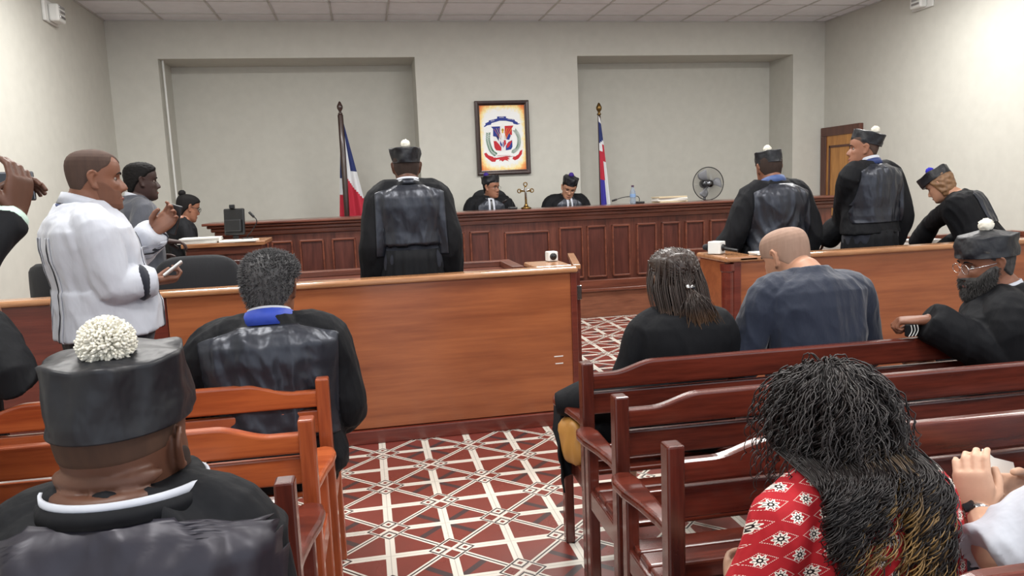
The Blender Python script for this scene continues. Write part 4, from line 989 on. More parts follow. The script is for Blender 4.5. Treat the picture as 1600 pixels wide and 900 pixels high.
    def patch(s, name, m, left, right, top, bottom, back=True, off=.004, solid=.003, nu=40, nv=50, garment=0, fold=0.0, fseed=0, bev=0, parent=None):
        """sewn-on panel: lies on the garment; left/right are functions of v (0 top..1 bottom) in metres from the spine line"""
        bvh = s.clothes[garment][1]; sg = -1 if back else 1; P = {}; V = []; Q = []
        for j in range(nv+1):
            v = j/nv; w = top+(bottom-top)*v; a, b = left(v), right(v)
            for i in range(nu+1):
                u = a+(b-a)*i/nu; o = s.B_(u, sg*.6, w)-s.base; h = bvh.ray_cast(Vector(o), Vector(-s.fwt*sg), 1.0)
                if h[0] is None: continue
                P[i, j] = len(V); fo = 0
                if fold: w1 = noise.noise(Vector((u*4+fseed, w*3, 2))); edge_ = min(1, min(i, nu-i)/nu*8)*min(1, min(j+2, nv-j)/nv*8); fo = fold*edge_*(1-2.2*abs(noise.noise(Vector((u*13+w1*1.5+fseed, w*4.5-abs(u)*5, fseed)))))
                V.append(np.array(h[0])+nrm(np.array(h[1])+s.fwt*sg*.35)*(off+max(fo, -.15*fold)))
        for j in range(nv):
            for i in range(nu):
                kx = [(i, j), (i+1, j), (i+1, j+1), (i, j+1)]
                if all(k in P for k in kx):
                    idx = [P[k] for k in kx]; dep = [float(V[t]@s.fwt) for t in idx]
                    if max(dep)-min(dep) < .10: Q.append(tuple(idx))
        if not Q: return None
        V = np.array(V)
        # relax so that the panel hangs smoothly
        nb = [[] for _ in V]
        for q in Q:
            for t in range(4): nb[q[t]].append(q[(t+1) % 4]); nb[q[(t+1) % 4]].append(q[t])
        g = MB().add(V, Q); o = g.build(name, M[m], s.root if parent is None else parent, smooth=True)
        # make normals point away from the body
        me = o.data; nn = np.mean([np.array(p.normal) for p in me.polygons], 0)
        if nn@(s.fwt*sg) < 0: me.flip_normals()
        if solid: md = o.modifiers.new('solid', 'SOLIDIFY'); md.thickness = solid; md.offset = -1
        return o
    def gown(s, m='wool', yoke='satin', ease=.022, lo=-.12, sleeve=None, yw=.150, yb=-.40, ytop=.0, lap=None, folds=.008, voxel=.008, seed=0, yfront=False, ynarrow=.02, **kw):
        ex = s.lap(.03) if (s.sit if lap is None else lap) else []
        o = s.top('gown', m, ease=ease, lo=lo, sleeve=sleeve or dict(ease=.024, cuff=1.35, end=.95), extra=ex, folds=folds, voxel=voxel, seed=seed, **kw)
        if yoke:
            bw = yw*s.bulk
            s.patch('satin_panel', yoke, lambda v: -bw*(.42+.58*sstep(0, .11, v))+ynarrow*v, lambda v: bw*(.42+.58*sstep(0, .11, v))-ynarrow*v, ytop, yb, True, .006, .004, nu=64, nv=72, fold=.010, fseed=seed)
            if yfront:
                s.patch('satin_facing', yoke, lambda v: .03+.035*v, lambda v: (.06+.07*sstep(0, .25, v))*s.bulk, -.0, yb, False, .005, .004)
                s.patch('satin_facing', yoke, lambda v: -(.06+.07*sstep(0, .25, v))*s.bulk, lambda v: -.03-.035*v, -.0, yb, False, .005, .004)
        return o
    def hat(s, z0=.035, h=.085, rb=(.082, .103), rt=(.090, .108), m='hat', pom='cream', pr=.024, tilt=0, roll=0, pomoff=(0, 0, 0), yarn=0, sides=6, dome=.012, wob=.012, seed=0, yaw=0, y0=-.006):
        n = 96; a = np.linspace(0, 2*PI, n, endpoint=False); R = s.Rh@Rz(yaw*D2)@Rx(-tilt*D2)@Ry(roll*D2); rings = []
        prof = [(0, 0, .0), (.02, .0, 0), (.12, .0, .2), (.3, .25, .4), (.55, .5, .7), (.8, .8, .9), (.93, .97, 1), (.985, 1.0, 1), (1.0, .96, 1), (1.0, .85, .9), (1.0, .6, .7), (1.0, .35, .5), (1.0, .12, .3)]
        for i, (t, w, pg) in enumerate(prof):
            top = i >= 8; kx = rb[0]+(rt[0]-rb[0])*min(t, 1)*1.0; ky = rb[1]+(rt[1]-rb[1])*t
            if top: kx *= w; ky *= w
            pk = 1+pg*.035*np.cos(sides*a)*(1 if not top else w); z = t*h+(dome*(1-w) if top else 0)
            dz = .003*np.cos(sides*a+PI)*(-1)*pg*(1 if not top else w*w)
            wb = np.array([noise.noise(Vector((math.cos(q)*2.2+seed, math.sin(q)*2.2, t*2.5+i*.01))) for q in a])*wob*(t > .05)*(1 if not top else w)
            x = kx*pk*np.cos(a)+wb*np.cos(a); y = ky*pk*np.sin(a)+wb*np.sin(a)+y0
            rings.append(np.stack([x, y, z0+z+dz], 1))
        V, Q = loft(rings); V = (V-np.array([0, 0, z0]))@Rx(0).T+np.array([0, 0, z0])
        W_ = s.hc+(V*s.sc)@R.T; g = MB().add(W_-s.base, Q); o = g.build('hat', M[m], s.root, smooth=True)
        if pom:
            c = s.hc+R@(np.array([pomoff[0], pomoff[1]+y0, z0+h+dome+pr*.6+pomoff[2]])*s.sc)-s.base; r0 = pr*s.sc; g = MB()
            if yarn:
                for i in range(yarn):
                    ph = math.acos(1-2*(i+.5)/yarn); th = i*2.39996; d = np.array([math.sin(ph)*math.cos(th), math.sin(ph)*math.sin(th), math.cos(ph)])
                    j = d+rng.normal(0, .12, 3); e = r0*(.86+.2*rng.random())
                    g.tube([c+d*r0*.25, c+nrm(j)*r0*.6, c+nrm(j+rng.normal(0, .1, 3))*e], [.0016, .0024, .0021], 5)
                g.build('pompom', M[pom], o, smooth=True)
            else:
                k = 28
                for ii, ph in enumerate(np.linspace(.02, PI-.02, 18)): pass
                rings = []
                for ph in np.linspace(.02, PI-.02, 18):
                    P = np.array([[math.sin(ph)*math.cos(t), math.sin(ph)*math.sin(t), math.cos(ph)] for t in np.linspace(0, 2*PI, k, endpoint=False)])
                    d = np.array([noise.noise(Vector(p*4.5)+Vector((seed, 3, 1))) for p in P]); rings.append(c+P*(r0*(1+.22*d))[:, None])
                g.loft(rings).build('pompom', M[pom], o, smooth=True)
        return o
    def glasses(s, m='black', r=.021, th=.0014):
        g = MB(); sq = []
        for sd in (-1, 1):
            P = [s.H_((sd*.032+r*1.12*math.cos(a), .094, .0+r*.82*math.sin(a)))-s.base for a in np.linspace(0, 2*PI, 25)]
            g.tube(P, th, 6)
            g.tube([s.H_((sd*.056, .093, .004))-s.base, s.H_((sd*.070*s.fat, .075, .006))-s.base, s.H_((sd*.0765*s.fat, .03, .008))-s.base, s.H_((sd*.077*s.fat, -.004, .010))-s.base], th, 6)
        g.tube([s.H_((-.010, .095, .004))-s.base, s.H_((0, .098, .006))-s.base, s.H_((.010, .095, .004))-s.base], th, 6)
        return g.build('glasses', M[m], s.root, smooth=True)
    def cuff(s, sd, m='shirt', r=.034, a=.9, b=1.0, flat=None):
        S, E, Wr, _ = s.arms[sd]; P = [E+(Wr-E)*a, E+(Wr-E)*b]
        return MB().tube([p-s.base for p in P], [r, r*1.04], 18).build('shirt_cuff', M[m], s.root, smooth=True)
    def shirt_front(s, tie='black', garment=0, w=.05, dep=-.24, top=.012):
        s.patch('shirt_front', 'shirt', lambda v: -w*(1-v)**.8-.002, lambda v: w*(1-v)**.8+.002, top, dep, False, .004, .003, garment=garment)
        if tie: s.patch('tie', tie, lambda v: -.010-.014*v, lambda v: .010+.014*v, top-.02, dep+.01, False, .009, .004, garment=garment, nu=8)

def tufts(p, m, n, ln, r=.0011, zmin=-.06, thick=.010, amin=.0, curl=.3, back=-.066, front=.070, parent=None, name='hair_strands', offk=None):
    off = offk or hair_off(thick, back, front)
    Rg = head_rings(off, 72, 64, p.fat); P = np.concatenate(Rg); base = np.concatenate(head_rings(None, 72, 64, p.fat)); ok = np.where((np.linalg.norm(P, axis=1)-np.linalg.norm(base, axis=1) > thick*.5))[0]
    g = MB()
    for k in range(n):
        v = P[rng.choice(ok)]+rng.normal(0, .0018, 3); d = nrm(nrm(v)+np.array([rng.normal(0, curl), rng.normal(-.1, curl), rng.normal(.0, curl)])); e = nrm(d+np.array([0, -.2, -.9])*.5)
        a = p.H_(v-nrm(v)*.003); g.tube([a-p.base, p.H_(v+d*ln*.5)-p.base, p.H_(v+d*ln*.5+e*ln*.5)-p.base], [r, r, r*.5], 4)
    o = g.build(name, M[m], parent or p.root, smooth=True); o['kind'] = 'stuff'; return o
# ------------------------------------------------------------------ the people
K = lambda x: (lambda v: x)
# standing lawyer in the centre
p = Person('person in black satin gown and white-pompom hat standing with back turned, centre', atY(635, 262, 4.98), byaw=0, hyaw=0, hpitch=4, scale=1.06, L=.50, sw=.178, bulk=1.12, skin='sk_dark', neck=.062, fat=1.04, base=None, voxel=.006,
    arms={-1: dict(e=(.055, -.03, -.27), w=(-.02, .10, -.22)), 1: dict(e=(.055, -.03, -.27), w=(-.02, .10, -.22))})
p.base_z = 0
p.trousers(); p.gown('wool', 'satin', ease=.030, lo=.18, lap=False, yw=.192, yb=-.44, ytop=-.0, folds=.007, sleeve=dict(ease=.034, cuff=1.5, end=.98, sh=.006), seed=1, ynarrow=-.012)
p.skirt('gown_skirt', 'wool', .28, .205, .26, .165, .215, t0=.24, pleats=20, amp=.010)
p.collar('shirt_collar', 'shirt', .072, .026, .030, -.0); p.collar('gown_collar', 'satin', .079, .034, .010, -.02, flare=.024)
p.hair('h_stubd', hair_off(.003, -.075, .07, -.02)); p.hat(.028, .088, (.083, .104), (.094, .112), pr=.027, pomoff=(.0, -.02, -.004), tilt=-4, seed=2, wob=.015); p.face()
# lawyer, right, broad back
p = Person('person in black satin gown with dusty blue collar and white-pompom hat, back turned, beside the tan and white fan', atY(1201, 263, 5.08), hpitch=5, hroll=-2, scale=1.06, L=.52, sw=.188, bulk=1.18, skin='sk_brown', neck=.066, fat=1.06, byaw=4, voxel=.006,
    arms={-1: dict(e=(.10, .02, -.25), w=(.05, .13, -.20)), 1: dict(e=(.085, -.03, -.27), w=(-.03, .10, -.22))})
p.root['label'] = 'person in black gown and dusty blue collar, back turned, standing right of the round fan'
p.trousers(); p.gown('wool', 'satin', ease=.028, lo=-.1, lap=False, yw=.185, yb=-.56, ytop=-.0, folds=.010, sleeve=dict(ease=.032, cuff=1.5, end=.98), seed=4, ynarrow=-.01)
p.skirt('gown_skirt', 'wool', .28, .21, .27, .17, .22, t0=.0, pleats=20)
p.collar('shirt_collar', 'bluecol2', .078, .050, .016, -.02, flare=.016); p.hair('h_stubd', hair_off(.004, -.072, .07, -.02))
p.hat(.030, .080, (.083, .103), (.086, .106), pr=.026, tilt=2, pomoff=(0, 0, -.006), seed=5, wob=.006); p.face()
# tall lawyer looking left
p = Person('tall person in black gown with deep blue collar and white-pompom hat looking left before the open door', atY(1349, 233, 5.05), hyaw=62, hpitch=-2, byaw=14, scale=1.07, L=.53, sw=.195, bulk=1.12, skin='sk_mid', neck=.056, voxel=.005, lean=2,
    arms={-1: dict(E=atY(1318, 345, 5.18), W=atY(1291, 374, 5.32), d=(-.25, .2, -.25), n=(0, 0, -1), curl=.7), 1: dict(e=(.07, -.05, -.28), w=(-.01, .10, -.22))})
p.root['label'] = 'tall person in black gown and deep blue collar, head turned left, near the wooden door'
p.trousers(); p.gown('wool', 'satin', ease=.026, lo=.1, lap=False, yw=.185, yb=-.42, ytop=-.0, folds=.009, sleeve=dict(ease=.032, cuff=1.35, end=.94), seed=7, ynarrow=-.012)
p.skirt('gown_skirt', 'wool', .28, .205, .27, .17, .22, t0=.16, pleats=16)
p.collar('shirt_collar', 'shirt', .068, .036, .034, -.0); p.collar('gown_collar', 'bluecol3', .076, .042, .010, -.03, flare=.018)
p.hair('h_stub', hair_off(.002, -.05, .07, .0)); p.hat(.040, .078, (.083, .103), (.088, .108), pr=.027, tilt=-14, pomoff=(0, -.03, -.006), seed=8, wob=.006); p.face()
# woman bending over
p = Person('person in black gown and blue-pompom hat with light brown hair bending over the counsel desk', atY(1468, 290, 5.12), hyaw=36, hpitch=32, hroll=4, byaw=32, scale=1.0, L=.46, sw=.165, lean=30, skin='sk_tan', bulk=1.05, voxel=.006, nlean=-.03,
    arms={-1: dict(E=atY(1455, 350, 5.3), W=atY(1434, 382, 5.45), d=(-.3, .3, -.3), n=(0, 0, -1)), 1: dict(e=(.06, .05, -.26), w=(-.05, .16, -.15))})
p.trousers(); p.gown('wool', 'satin', ease=.028, lo=-.1, lap=False, yw=.10, yb=-.3, ytop=-.03, folds=.008, seed=11)
p.skirt('gown_skirt', 'wool', .28, .20, .27, .17, .22, t0=.0, pleats=14)
p.hair('h_blonde', hair_off(.018, -.11, .066, -.09), bumps=.010, bs=38); p.hat(.045, .070, (.098, .118), (.100, .120), pom='blueyarn', pr=.030, tilt=4, pomoff=(0, 0, -.012), seed=12, wob=.004); p.face()
# judges
for px, yaw, pitch, roll, lab, arm in ((768, 222, 4, 0, 'person in black gown, glasses and purple-pompom hat seated left of the crucifix', 1), (889, 172, 26, -12, 'person in black gown and purple-pompom hat seated looking down right of the crucifix', 1)):
    p = Person(lab, atY(px, 293 if px < 800 else 294, 8.98), hyaw=yaw, hpitch=pitch, hroll=roll, byaw=182, sit=True, scale=1.06, L=.54, sw=.21, bulk=1.12, skin='sk_mid' if px < 800 else 'sk_tan', lean=6, base=(lambda q: (q[0], q[1], .345))(atY(px, 293, 8.98)), voxel=.005)
    p.gown('wool', None, ease=.028, folds=.008, seed=px, lap=False)
    p.patch('satin_facing', 'satin', lambda v: .035+.01*v, lambda v: .05+.11*sstep(0, .25, v), .0, -.4, False, .006, .004)
    p.patch('satin_facing', 'satin', lambda v: -.05-.11*sstep(0, .25, v), lambda v: -.035-.01*v, .0, -.4, False, .006, .004)
    p.shirt_front(w=.055, dep=-.34, top=-.0); p.collar('shirt_collar', 'shirt', .068, .04, .01, -.035)
    p.hair('h_black', hair_off(.007, -.07, .07, -.02)); p.hat(.045, .085, (.084, .104), (.086, .106), pom='purple', pr=.030, tilt=-10, roll=0, pomoff=(0.0, -.05 if px < 800 else -.02, -.012), seed=px, wob=.008)
    p.face(); p.glasses()
# grey suit
p = Person('young person in dark grey suit standing in profile beside the man in white', atY(222, 284, 5.5), hyaw=-72, hpitch=2, byaw=-58, scale=1.05, L=.53, sw=.175, skin='sk_vdark', voxel=.005, neck=.052,
    arms={1: dict(E=atY(215, 372, 5.25), W=atY(257, 376, 5.30), n=(0, 0, -1), curl=.5), -1: dict(e=(.05, -.02, -.28), w=(-.05, .2, -.06))})
p.trousers('grey'); p.top('jacket', 'grey', ease=.018, lo=-.12, sleeve=dict(ease=.013, end=.9), extra=[loft(p.torso(.024, -.12, .2))], folds=.006, seed=20)
p.collar('shirt_collar', 'shirt', .064, .042, .008, -.03); p.collar('jacket_collar', 'grey', .078, .04, -.014, -.06, flare=.016)
p.shirt_front(w=.045, dep=-.22, top=.0); p.hair('h_black', hair_off(.012, -.066, .072, .0), bumps=.004, bs=90); p.face()
# seated woman with glasses and bun
p = Person('person in black suit, glasses and hair bun seated behind the clerk desk', atY(294, 325, 7.62), hyaw=-62, hpitch=16, byaw=-62, sit=True, scale=1.06, L=.50, sw=.165, skin='sk_mid', voxel=.0055, lean=6, neck=.048, base=(lambda q: (q[0], q[1], .34))(atY(294, 325, 7.62)))
p.top('jacket', 'wool', ease=.018, folds=.006, seed=22, extra=p.lap(.015)); p.shirt_front(None, w=.035, dep=-.25, top=.0); p.collar('shirt_collar', 'shirt', .058, .04, .006, -.03, flare=.01)
h = p.hair('h_black', hair_off(.009, -.080, .066, -.01)); c = p.H_((0, -.075, .115)); g = MB().lathe([(.001, -.03), (.02, -.026), (.032, -.008), (.034, .008), (.022, .026), (.001, .032)], c-p.base, 20, p.Rh@Rx(.5)); g.build('hair_bun', M['h_black'], h, smooth=True)
p.face(); p.glasses('black', .023, .0022)
# man in the white guayabera
H2 = atY(149, 281, 3.15)
p = Person('person in white embroidered shirt standing in profile, holding out a recorder', H2, hyaw=-74, hpitch=2, byaw=-60, scale=1.0, L=.54, sw=.18, bulk=1.10, skin='sk_brown', voxel=.004, neck=.068, fat=1.06, belly=.05, lean=-3,
    arms={1: dict(E=atY(178, 446, 2.98), W=atY(236, 440, 3.04), n=(-.2, .2, 1), curl=.95, tc=.7, t=(0, 1, .3)), -1: dict(E=atY(205, 400, 3.42), W=atY(240, 362, 3.36), d=(.55, .1, .5), n=(.1, -.9, .4), curl=.62, tc=.6, t=(.3, -.4, .8))})
GM = p
def stripes(c): return np.zeros(len(c))
p.trousers('trous')
p.top('guayabera', 'shirt', ease=.026, lo=.1, hi=1.06, sleeve=dict(ease=.020, end=.93, cuff=1.12), extra=[loft(p.torso(.040, .1, .5))], folds=.009, voxel=.006, seed=31, depthk=1.08)
for u in (-.085, -.055, .055, .085): p.patch('pleat_strip', 'shirt', K(u-.008), K(u+.008), -.09, -.48, True, .0035, .002, nu=4, nv=90)
for u in (-.062, .070): p.patch('embroidery', 'trous', K(u-.004), K(u+.004), -.09, -.48, True, .0045, .002, nu=2, nv=90)
for u in (-.10, .10): p.patch('embroidery', 'trous', K(u-.003), K(u+.003), -.10, -.48, False, .0045, .002, nu=2, nv=90)
for u in (-.075, .075): p.patch('chest_pocket', 'shirt', K(u-.05), K(u+.05), -.16, -.29, False, .004, .002, nu=12, nv=14)
for sd in (-1, 1):
    S, E, Wr, _ = p.arms[sd]; q = E+(Wr-E)*.74; q2 = E+(Wr-E)*.755; rr = .0605
    MB().tube([q-p.base, q2-p.base], [.0685, .068], 24).build('cuff_band', M['trous'], p.root, smooth=True)
    p.cuff(sd, 'shirt', .058, .80, .97)
p.collar('shirt_collar', 'shirt', .078, .040, .030, -.010, flare=.014); p.collar('lanyard', 'bluecol3', .094, .012, .014, -.05, thick=.004, flare=.002)
p.hair('h_stub', hair_off(.0022, -.07, .055, -.01, recede=.03, temple=1.3)); p.hair('h_stub2', beard_off(.0012), 'beard'); p.face()
# blue-collar man seated left
p = Person('grey-haired person in black satin gown with bright blue collar seated in the left front row', atY(424, 450, 2.98), hyaw=-14, hpitch=4, hroll=1, byaw=4, sit=True, scale=1.12, L=.50, sw=.188, bulk=1.2, skin='sk_brown', voxel=.005, neck=.062, fat=1.04, lean=5, sroll=.0,
    arms={-1: dict(e=(.12, .05, -.20), w=(-.06, .2, -.02)), 1: dict(e=(.035, .02, -.26), w=(-.1, .2, -.02))})
p.gown('wool', 'satin', ease=.03, folds=.010, voxel=.006, yw=.205, yb=-.42, ytop=-.008, seed=41, ynarrow=.02, sleeve=dict(ease=.03, cuff=1.3, end=.95))
p.collar('gown_collar', 'bluecol', .079, .050, .010, -.03, flare=.030); p.collar('shirt_collar', 'shirt', .071, .020, .046, -.0)
p.hair('h_grey', hair_off(.010, -.070, .075, -.018), bumps=.003, bs=75); tufts(p, 'h_grey', 2600, .014, .0013, thick=.010, back=-.070, front=.075); p.face()
# clip woman
CW = p = Person('person in black jacket with brown half-up hair in a silver clip, right front row', atY(1052, 438, 2.95), hyaw=6, hpitch=6, byaw=-6, sit=True, scale=1.06, L=.50, sw=.158, skin='sk_light', voxel=.006, neck=.048, lean=8)
p.top('jacket', 'wool', ease=.020, folds=.006, seed=51, extra=p.lap(.015)); p.collar('jacket_collar', 'wool', .062, .04, -.01, -.04, flare=.02)
# bald man
p = Person('bald person in navy suit seated with head bowed in the right front row', atY(1228, 402, 2.98), hyaw=24, hpitch=20, byaw=2, sit=True, scale=1.12, L=.52, sw=.195, bulk=1.12, skin='sk_tan', voxel=.0045, neck=.060, lean=13, fat=1.02, nlean=-.03, neckdrop=-.035)
p.top('jacket', 'navy', ease=.020, folds=.010, voxel=.006, seed=61, extra=p.lap(.015)); p.collar('jacket_collar', 'navy', .074, .05, -.01, -.04, flare=.024)
p.hair('h_fair', hair_off(.0010, -.065, .02, -.02, temple=1.4)); p.face()
# bearded man
p = Person('bearded person in glasses, gown and hat turned left, arm resting on the bench rail', atY(1540, 412, 2.62), hyaw=76, hpitch=10, hroll=0, byaw=46, sit=True, scale=1.06, L=.47, sw=.19, bulk=1.18, skin='sk_brown', voxel=.0045, neck=.064, lean=6,
    arms={-1: dict(E=atY(1572, 562, 2.44), W=atY(1447, 500, 2.56), d=(-.75, .5, -.05), n=(-.1, .1, -1), curl=1.05, tc=.5, t=(0, 1, -.2)), 1: dict()})
BM = p
p.gown('wool', None, ease=.028, folds=.011, voxel=.006, seed=71, sleeve=dict(ease=.026, cuff=1.25, end=.92))
p.patch('satin_panel', 'satin', lambda v: -.15*(.5+.5*sstep(0, .15, v)), lambda v: .15*(.5+.5*sstep(0, .15, v)), -.02, -.45, True, .006, .004)
p.collar('shirt_collar', 'shirt', .074, .046, .004, -.03, flare=.012)
p.hair('h_beard', hair_off(.006, -.070, .07, -.02), bumps=.002, bs=120); p.hair('h_beard', beard_off(.012), 'beard', bumps=.003, bs=90); tufts(p, 'h_beard', 1800, .013, .001, thick=.012, offk=beard_off(.012), name='beard_strands')
p.hat(.030, .080, (.091, .111), (.085, .103), pr=.026, tilt=-6, pomoff=(0.0, .0, -.006), seed=9, wob=.012, dome=.026); p.face(); p.glasses('chrome', .022, .0012)
# nearest man
def rolls(s):
    out = []
    for z, r in ((-.016, .015), (-.041, .0155)):
        P = [s.H_((math.sin(a)*.074*s.fat, -.030-math.cos(a)*(.056+.95*(-.02-z)), z)) for a in np.linspace(-1.2, 1.2, 13)]
        out.append(loft(tube(P, np.array([.3, .7, .9, 1, 1, 1, 1, 1, 1, 1, .9, .7, .3])*r*s.sc, 14)))
    return out
_mb = Person.make_body
NM = p = Person.__new__(Person)
def body_rolls(s):
    global temp_union
    t0 = temp_union
    def tu(parts, voxel, smooth=2): return t0(parts+rolls(s), voxel, 1)
    temp_union = tu; _mb(s); temp_union = t0
p.make_body = lambda: body_rolls(p)
p.__init__('heavy-necked person in black gown and large white-pompom hat in the nearest left row', atY(200, 700, 1.26), hyaw=-17, hpitch=-5, hroll=-2, byaw=-4, sit=True, scale=1.06, L=.52, sw=.150, bulk=1.06, arms={-1: dict(e=(.03, .02, -.27)), 1: dict(e=(.02, .02, -.27))}, skin='sk_dark', voxel=.0035, neck=.070, fat=1.16, lean=4, neckdrop=-.046, nlean=.034)
p.gown('wool', 'satind', ease=.036, folds=.010, voxel=.005, yw=.23, yb=-.45, ytop=-.01, seed=81)
p.collar('shirt_collar', 'shirt', .114, .016, .016, -.0, thick=.005, flare=.002); p.collar('gown_collar', 'wool', .119, .022, .0, -.02, flare=.012)
p.hair('h_stub3', hair_off(.0010, .006, .07, .006)); p.hair('h_stubd', beard_off(.002), 'beard')
p.hat(.046, .102, (.092, .113), (.088, .108), pr=.038, pomoff=(.012, -.035, -.012), tilt=4, roll=3, yarn=1500, seed=14, wob=.012, dome=.012); p.face()
# woman in the red printed dress
RW = p = Person('person with long dark curly hair in red floral blouse seated in the nearest right row', atY(1296, 655, 1.42), thigh=.3, hyaw=8, hpitch=10, byaw=6, sit=True, scale=.94, L=.52, sw=.185, bulk=1.02, skin='sk_light', voxel=.005, neck=.05, lean=6)
p.top('blouse', 'dress', ease=.022, folds=.009, voxel=.005, seed=91, sleeve=dict(ease=.024, end=.25)); p.trousers()
# right-edge person with a watch
EW = p = Person('person in pale short-sleeved shirt and wristwatch holding folded papers at the right edge', thigh=.3, head=atY(1700, 560, 1.38), byaw=40, hyaw=40, hpitch=20, sit=True, scale=1.0, L=.5, sw=.17, skin='sk_light', voxel=.0035, lean=6,
    arms={-1: dict(E=atY(1562, 868, 1.24), W=atY(1530, 800, 1.36), d=(-.10, .12, .75), n=(.75, .6, -.25), curl=.62, tc=.45, t=(.6, .1, .5)), 1: dict(W=atY(1618, 770, 1.42), d=(-.9, .1, .15), n=(-.2, -.8, .3), curl=.5)})
p.top('shirt', 'shirt', ease=.024, folds=.008, voxel=.006, seed=95, sleeve=dict(ease=.03, end=.06, cuff=1.15)); p.trousers(); p.hair('h_black', hair_off(.012))
S, E, Wr, _ = p.arms[-1]
# left-edge person in the front row
LP = p = Person('person in black suit seated at the left edge, elbow over the bench rail', atY(-110, 430, 2.95), byaw=-8, sit=True, scale=1.06, L=.52, sw=.19, skin='sk_mid', voxel=.005,
    arms={1: dict(E=atY(22, 596, 2.76), W=atY(-6, 520, 2.92), d=(-.15, .25, .9), n=(-.8, .2, 0), curl=.6), -1: dict()})
p.top('jacket', 'wool', ease=.02, folds=.010, voxel=.006, seed=97, sleeve=dict(ease=.028, end=.86), extra=p.lap(.015)); p.cuff(1, 'shirt', .036, .84, .93); p.hair('h_black', hair_off(.010))
# phone-holding person at the left edge
PH = p = Person('person in black suit with pale green cuffs raising a phone at the left edge', atY(-300, 250, 1.9), byaw=0, hyaw=-30, scale=1.0, L=.54, skin='sk_dark', voxel=.0035,
    arms={1: dict(E=atY(-62, 425, 1.93), W=atY(24, 335, 2.05), d=(.16, .12, .85), n=(-.85, .35, .1), curl=.55, tc=.5, t=(-.3, -.8, .3)), -1: dict(E=atY(-190, 420, 2.0), W=atY(-26, 318, 2.12), d=(.75, .2, .45), n=(.5, -.2, -.75), curl=.5, t=(0, -.8, .3))})
p.trousers(); p.top('jacket', 'wool', ease=.02, folds=.010, voxel=.006, seed=99, sleeve=dict(ease=.012, end=.84)); p.cuff(1, 'mint', .037, .80, .95); p.cuff(-1, 'mint', .037, .8, .93); p.hair('h_black', hair_off(.010))
# ------------------------------------------------------------------ long hair
def scalp(p, n, zmin=-.03, amin=.9, lift=.004):
    R = head_rings(hair_off(.012), 72, 64, p.fat); P = np.concatenate(R); out = []
    while len(out) < n:
        v = P[rng.integers(len(P))]; a = abs(math.atan2(v[0], v[1]))
        if v[2] > zmin and (a > amin or v[2] > .075): out.append(v+nrm(v)*lift+rng.normal(0, .002, 3))
    return out
def strand_obj(p, name, m, strands, r=.0016, parent=None, sides=4):
    g = MB()
    for P in strands:
        P = np.asarray(P); k = len(P); rr = r*np.linspace(1, .55, k); g.tube(P-p.base, rr, sides)
    return g.build(name, M[m], parent or p.root, smooth=True)
# half-up brown hair with a clip
M['h_brown'] = hairm('hair_brown_lightened', (28, 20, 18), (60, 44, 36), .34, (1.0, .80, (166, 130, 96), 1.5), sc=90)
p = CW
clip = p.H_((-.004, -.122, -.028))
cap = p.hair('h_brown', hair_off(.016, -.10, .068, -.07, temple=1.35), bumps=.004, bs=30)
S_ = []
for v in scalp(p, 1200, -.06, .85):
    w = p.H_(v); up = v[2] > .0; a = math.atan2(v[0], -v[1])
    if up and rng.random() < .75:           # swept back to the clip, then hanging
        j = rng.normal(0, .005, 3); tail = clip+j; e = clip+np.array([rng.normal(.045, .035), -.035+rng.normal(0, .012), -.20+rng.normal(0, .035)])
        mid = p.H_(nrm(np.array([v[0]*.55, -.105, max(v[2]*.6, .005)]))*.112); c2 = (tail+e)/2+np.array([rng.normal(-.004, .014), -.035, .02])
        S_.append(catmull([w, (w+mid)/2+nrm(w-p.hc)*.008, mid, tail, c2, e], 5))
    else:                                    # loose hair falling down the back and over the shoulders
        x = v[0]*1.08; e = p.H_((x*1.12, min(v[1], .0)*1.0-.045, -.19+rng.normal(0, .03))); m1 = p.H_((x*1.15, v[1]*1.05-.01, -.02)); m2 = p.H_((x*1.15, min(v[1], .02)*1.0-.035, -.10))
        S_.append(catmull([w, m1, m2, e], 6))
strand_obj(p, 'hair_strands', 'h_brown', S_, .0022)['kind'] = 'stuff'
g = MB()
for k in (-1, 1): g.tube([clip+np.array([k*.014, -.010, .008-k*.002])-p.base, clip+np.array([k*.006, -.015, .009])-p.base, clip+np.array([k*.003, -.012, -.006])-p.base], .0045, 8, k=3)
g.box(clip+np.array([0, -.016, .003])-p.base, (.034, .008, .014)); g.build('hair_clip', M['chrome'], p.root, smooth=True)
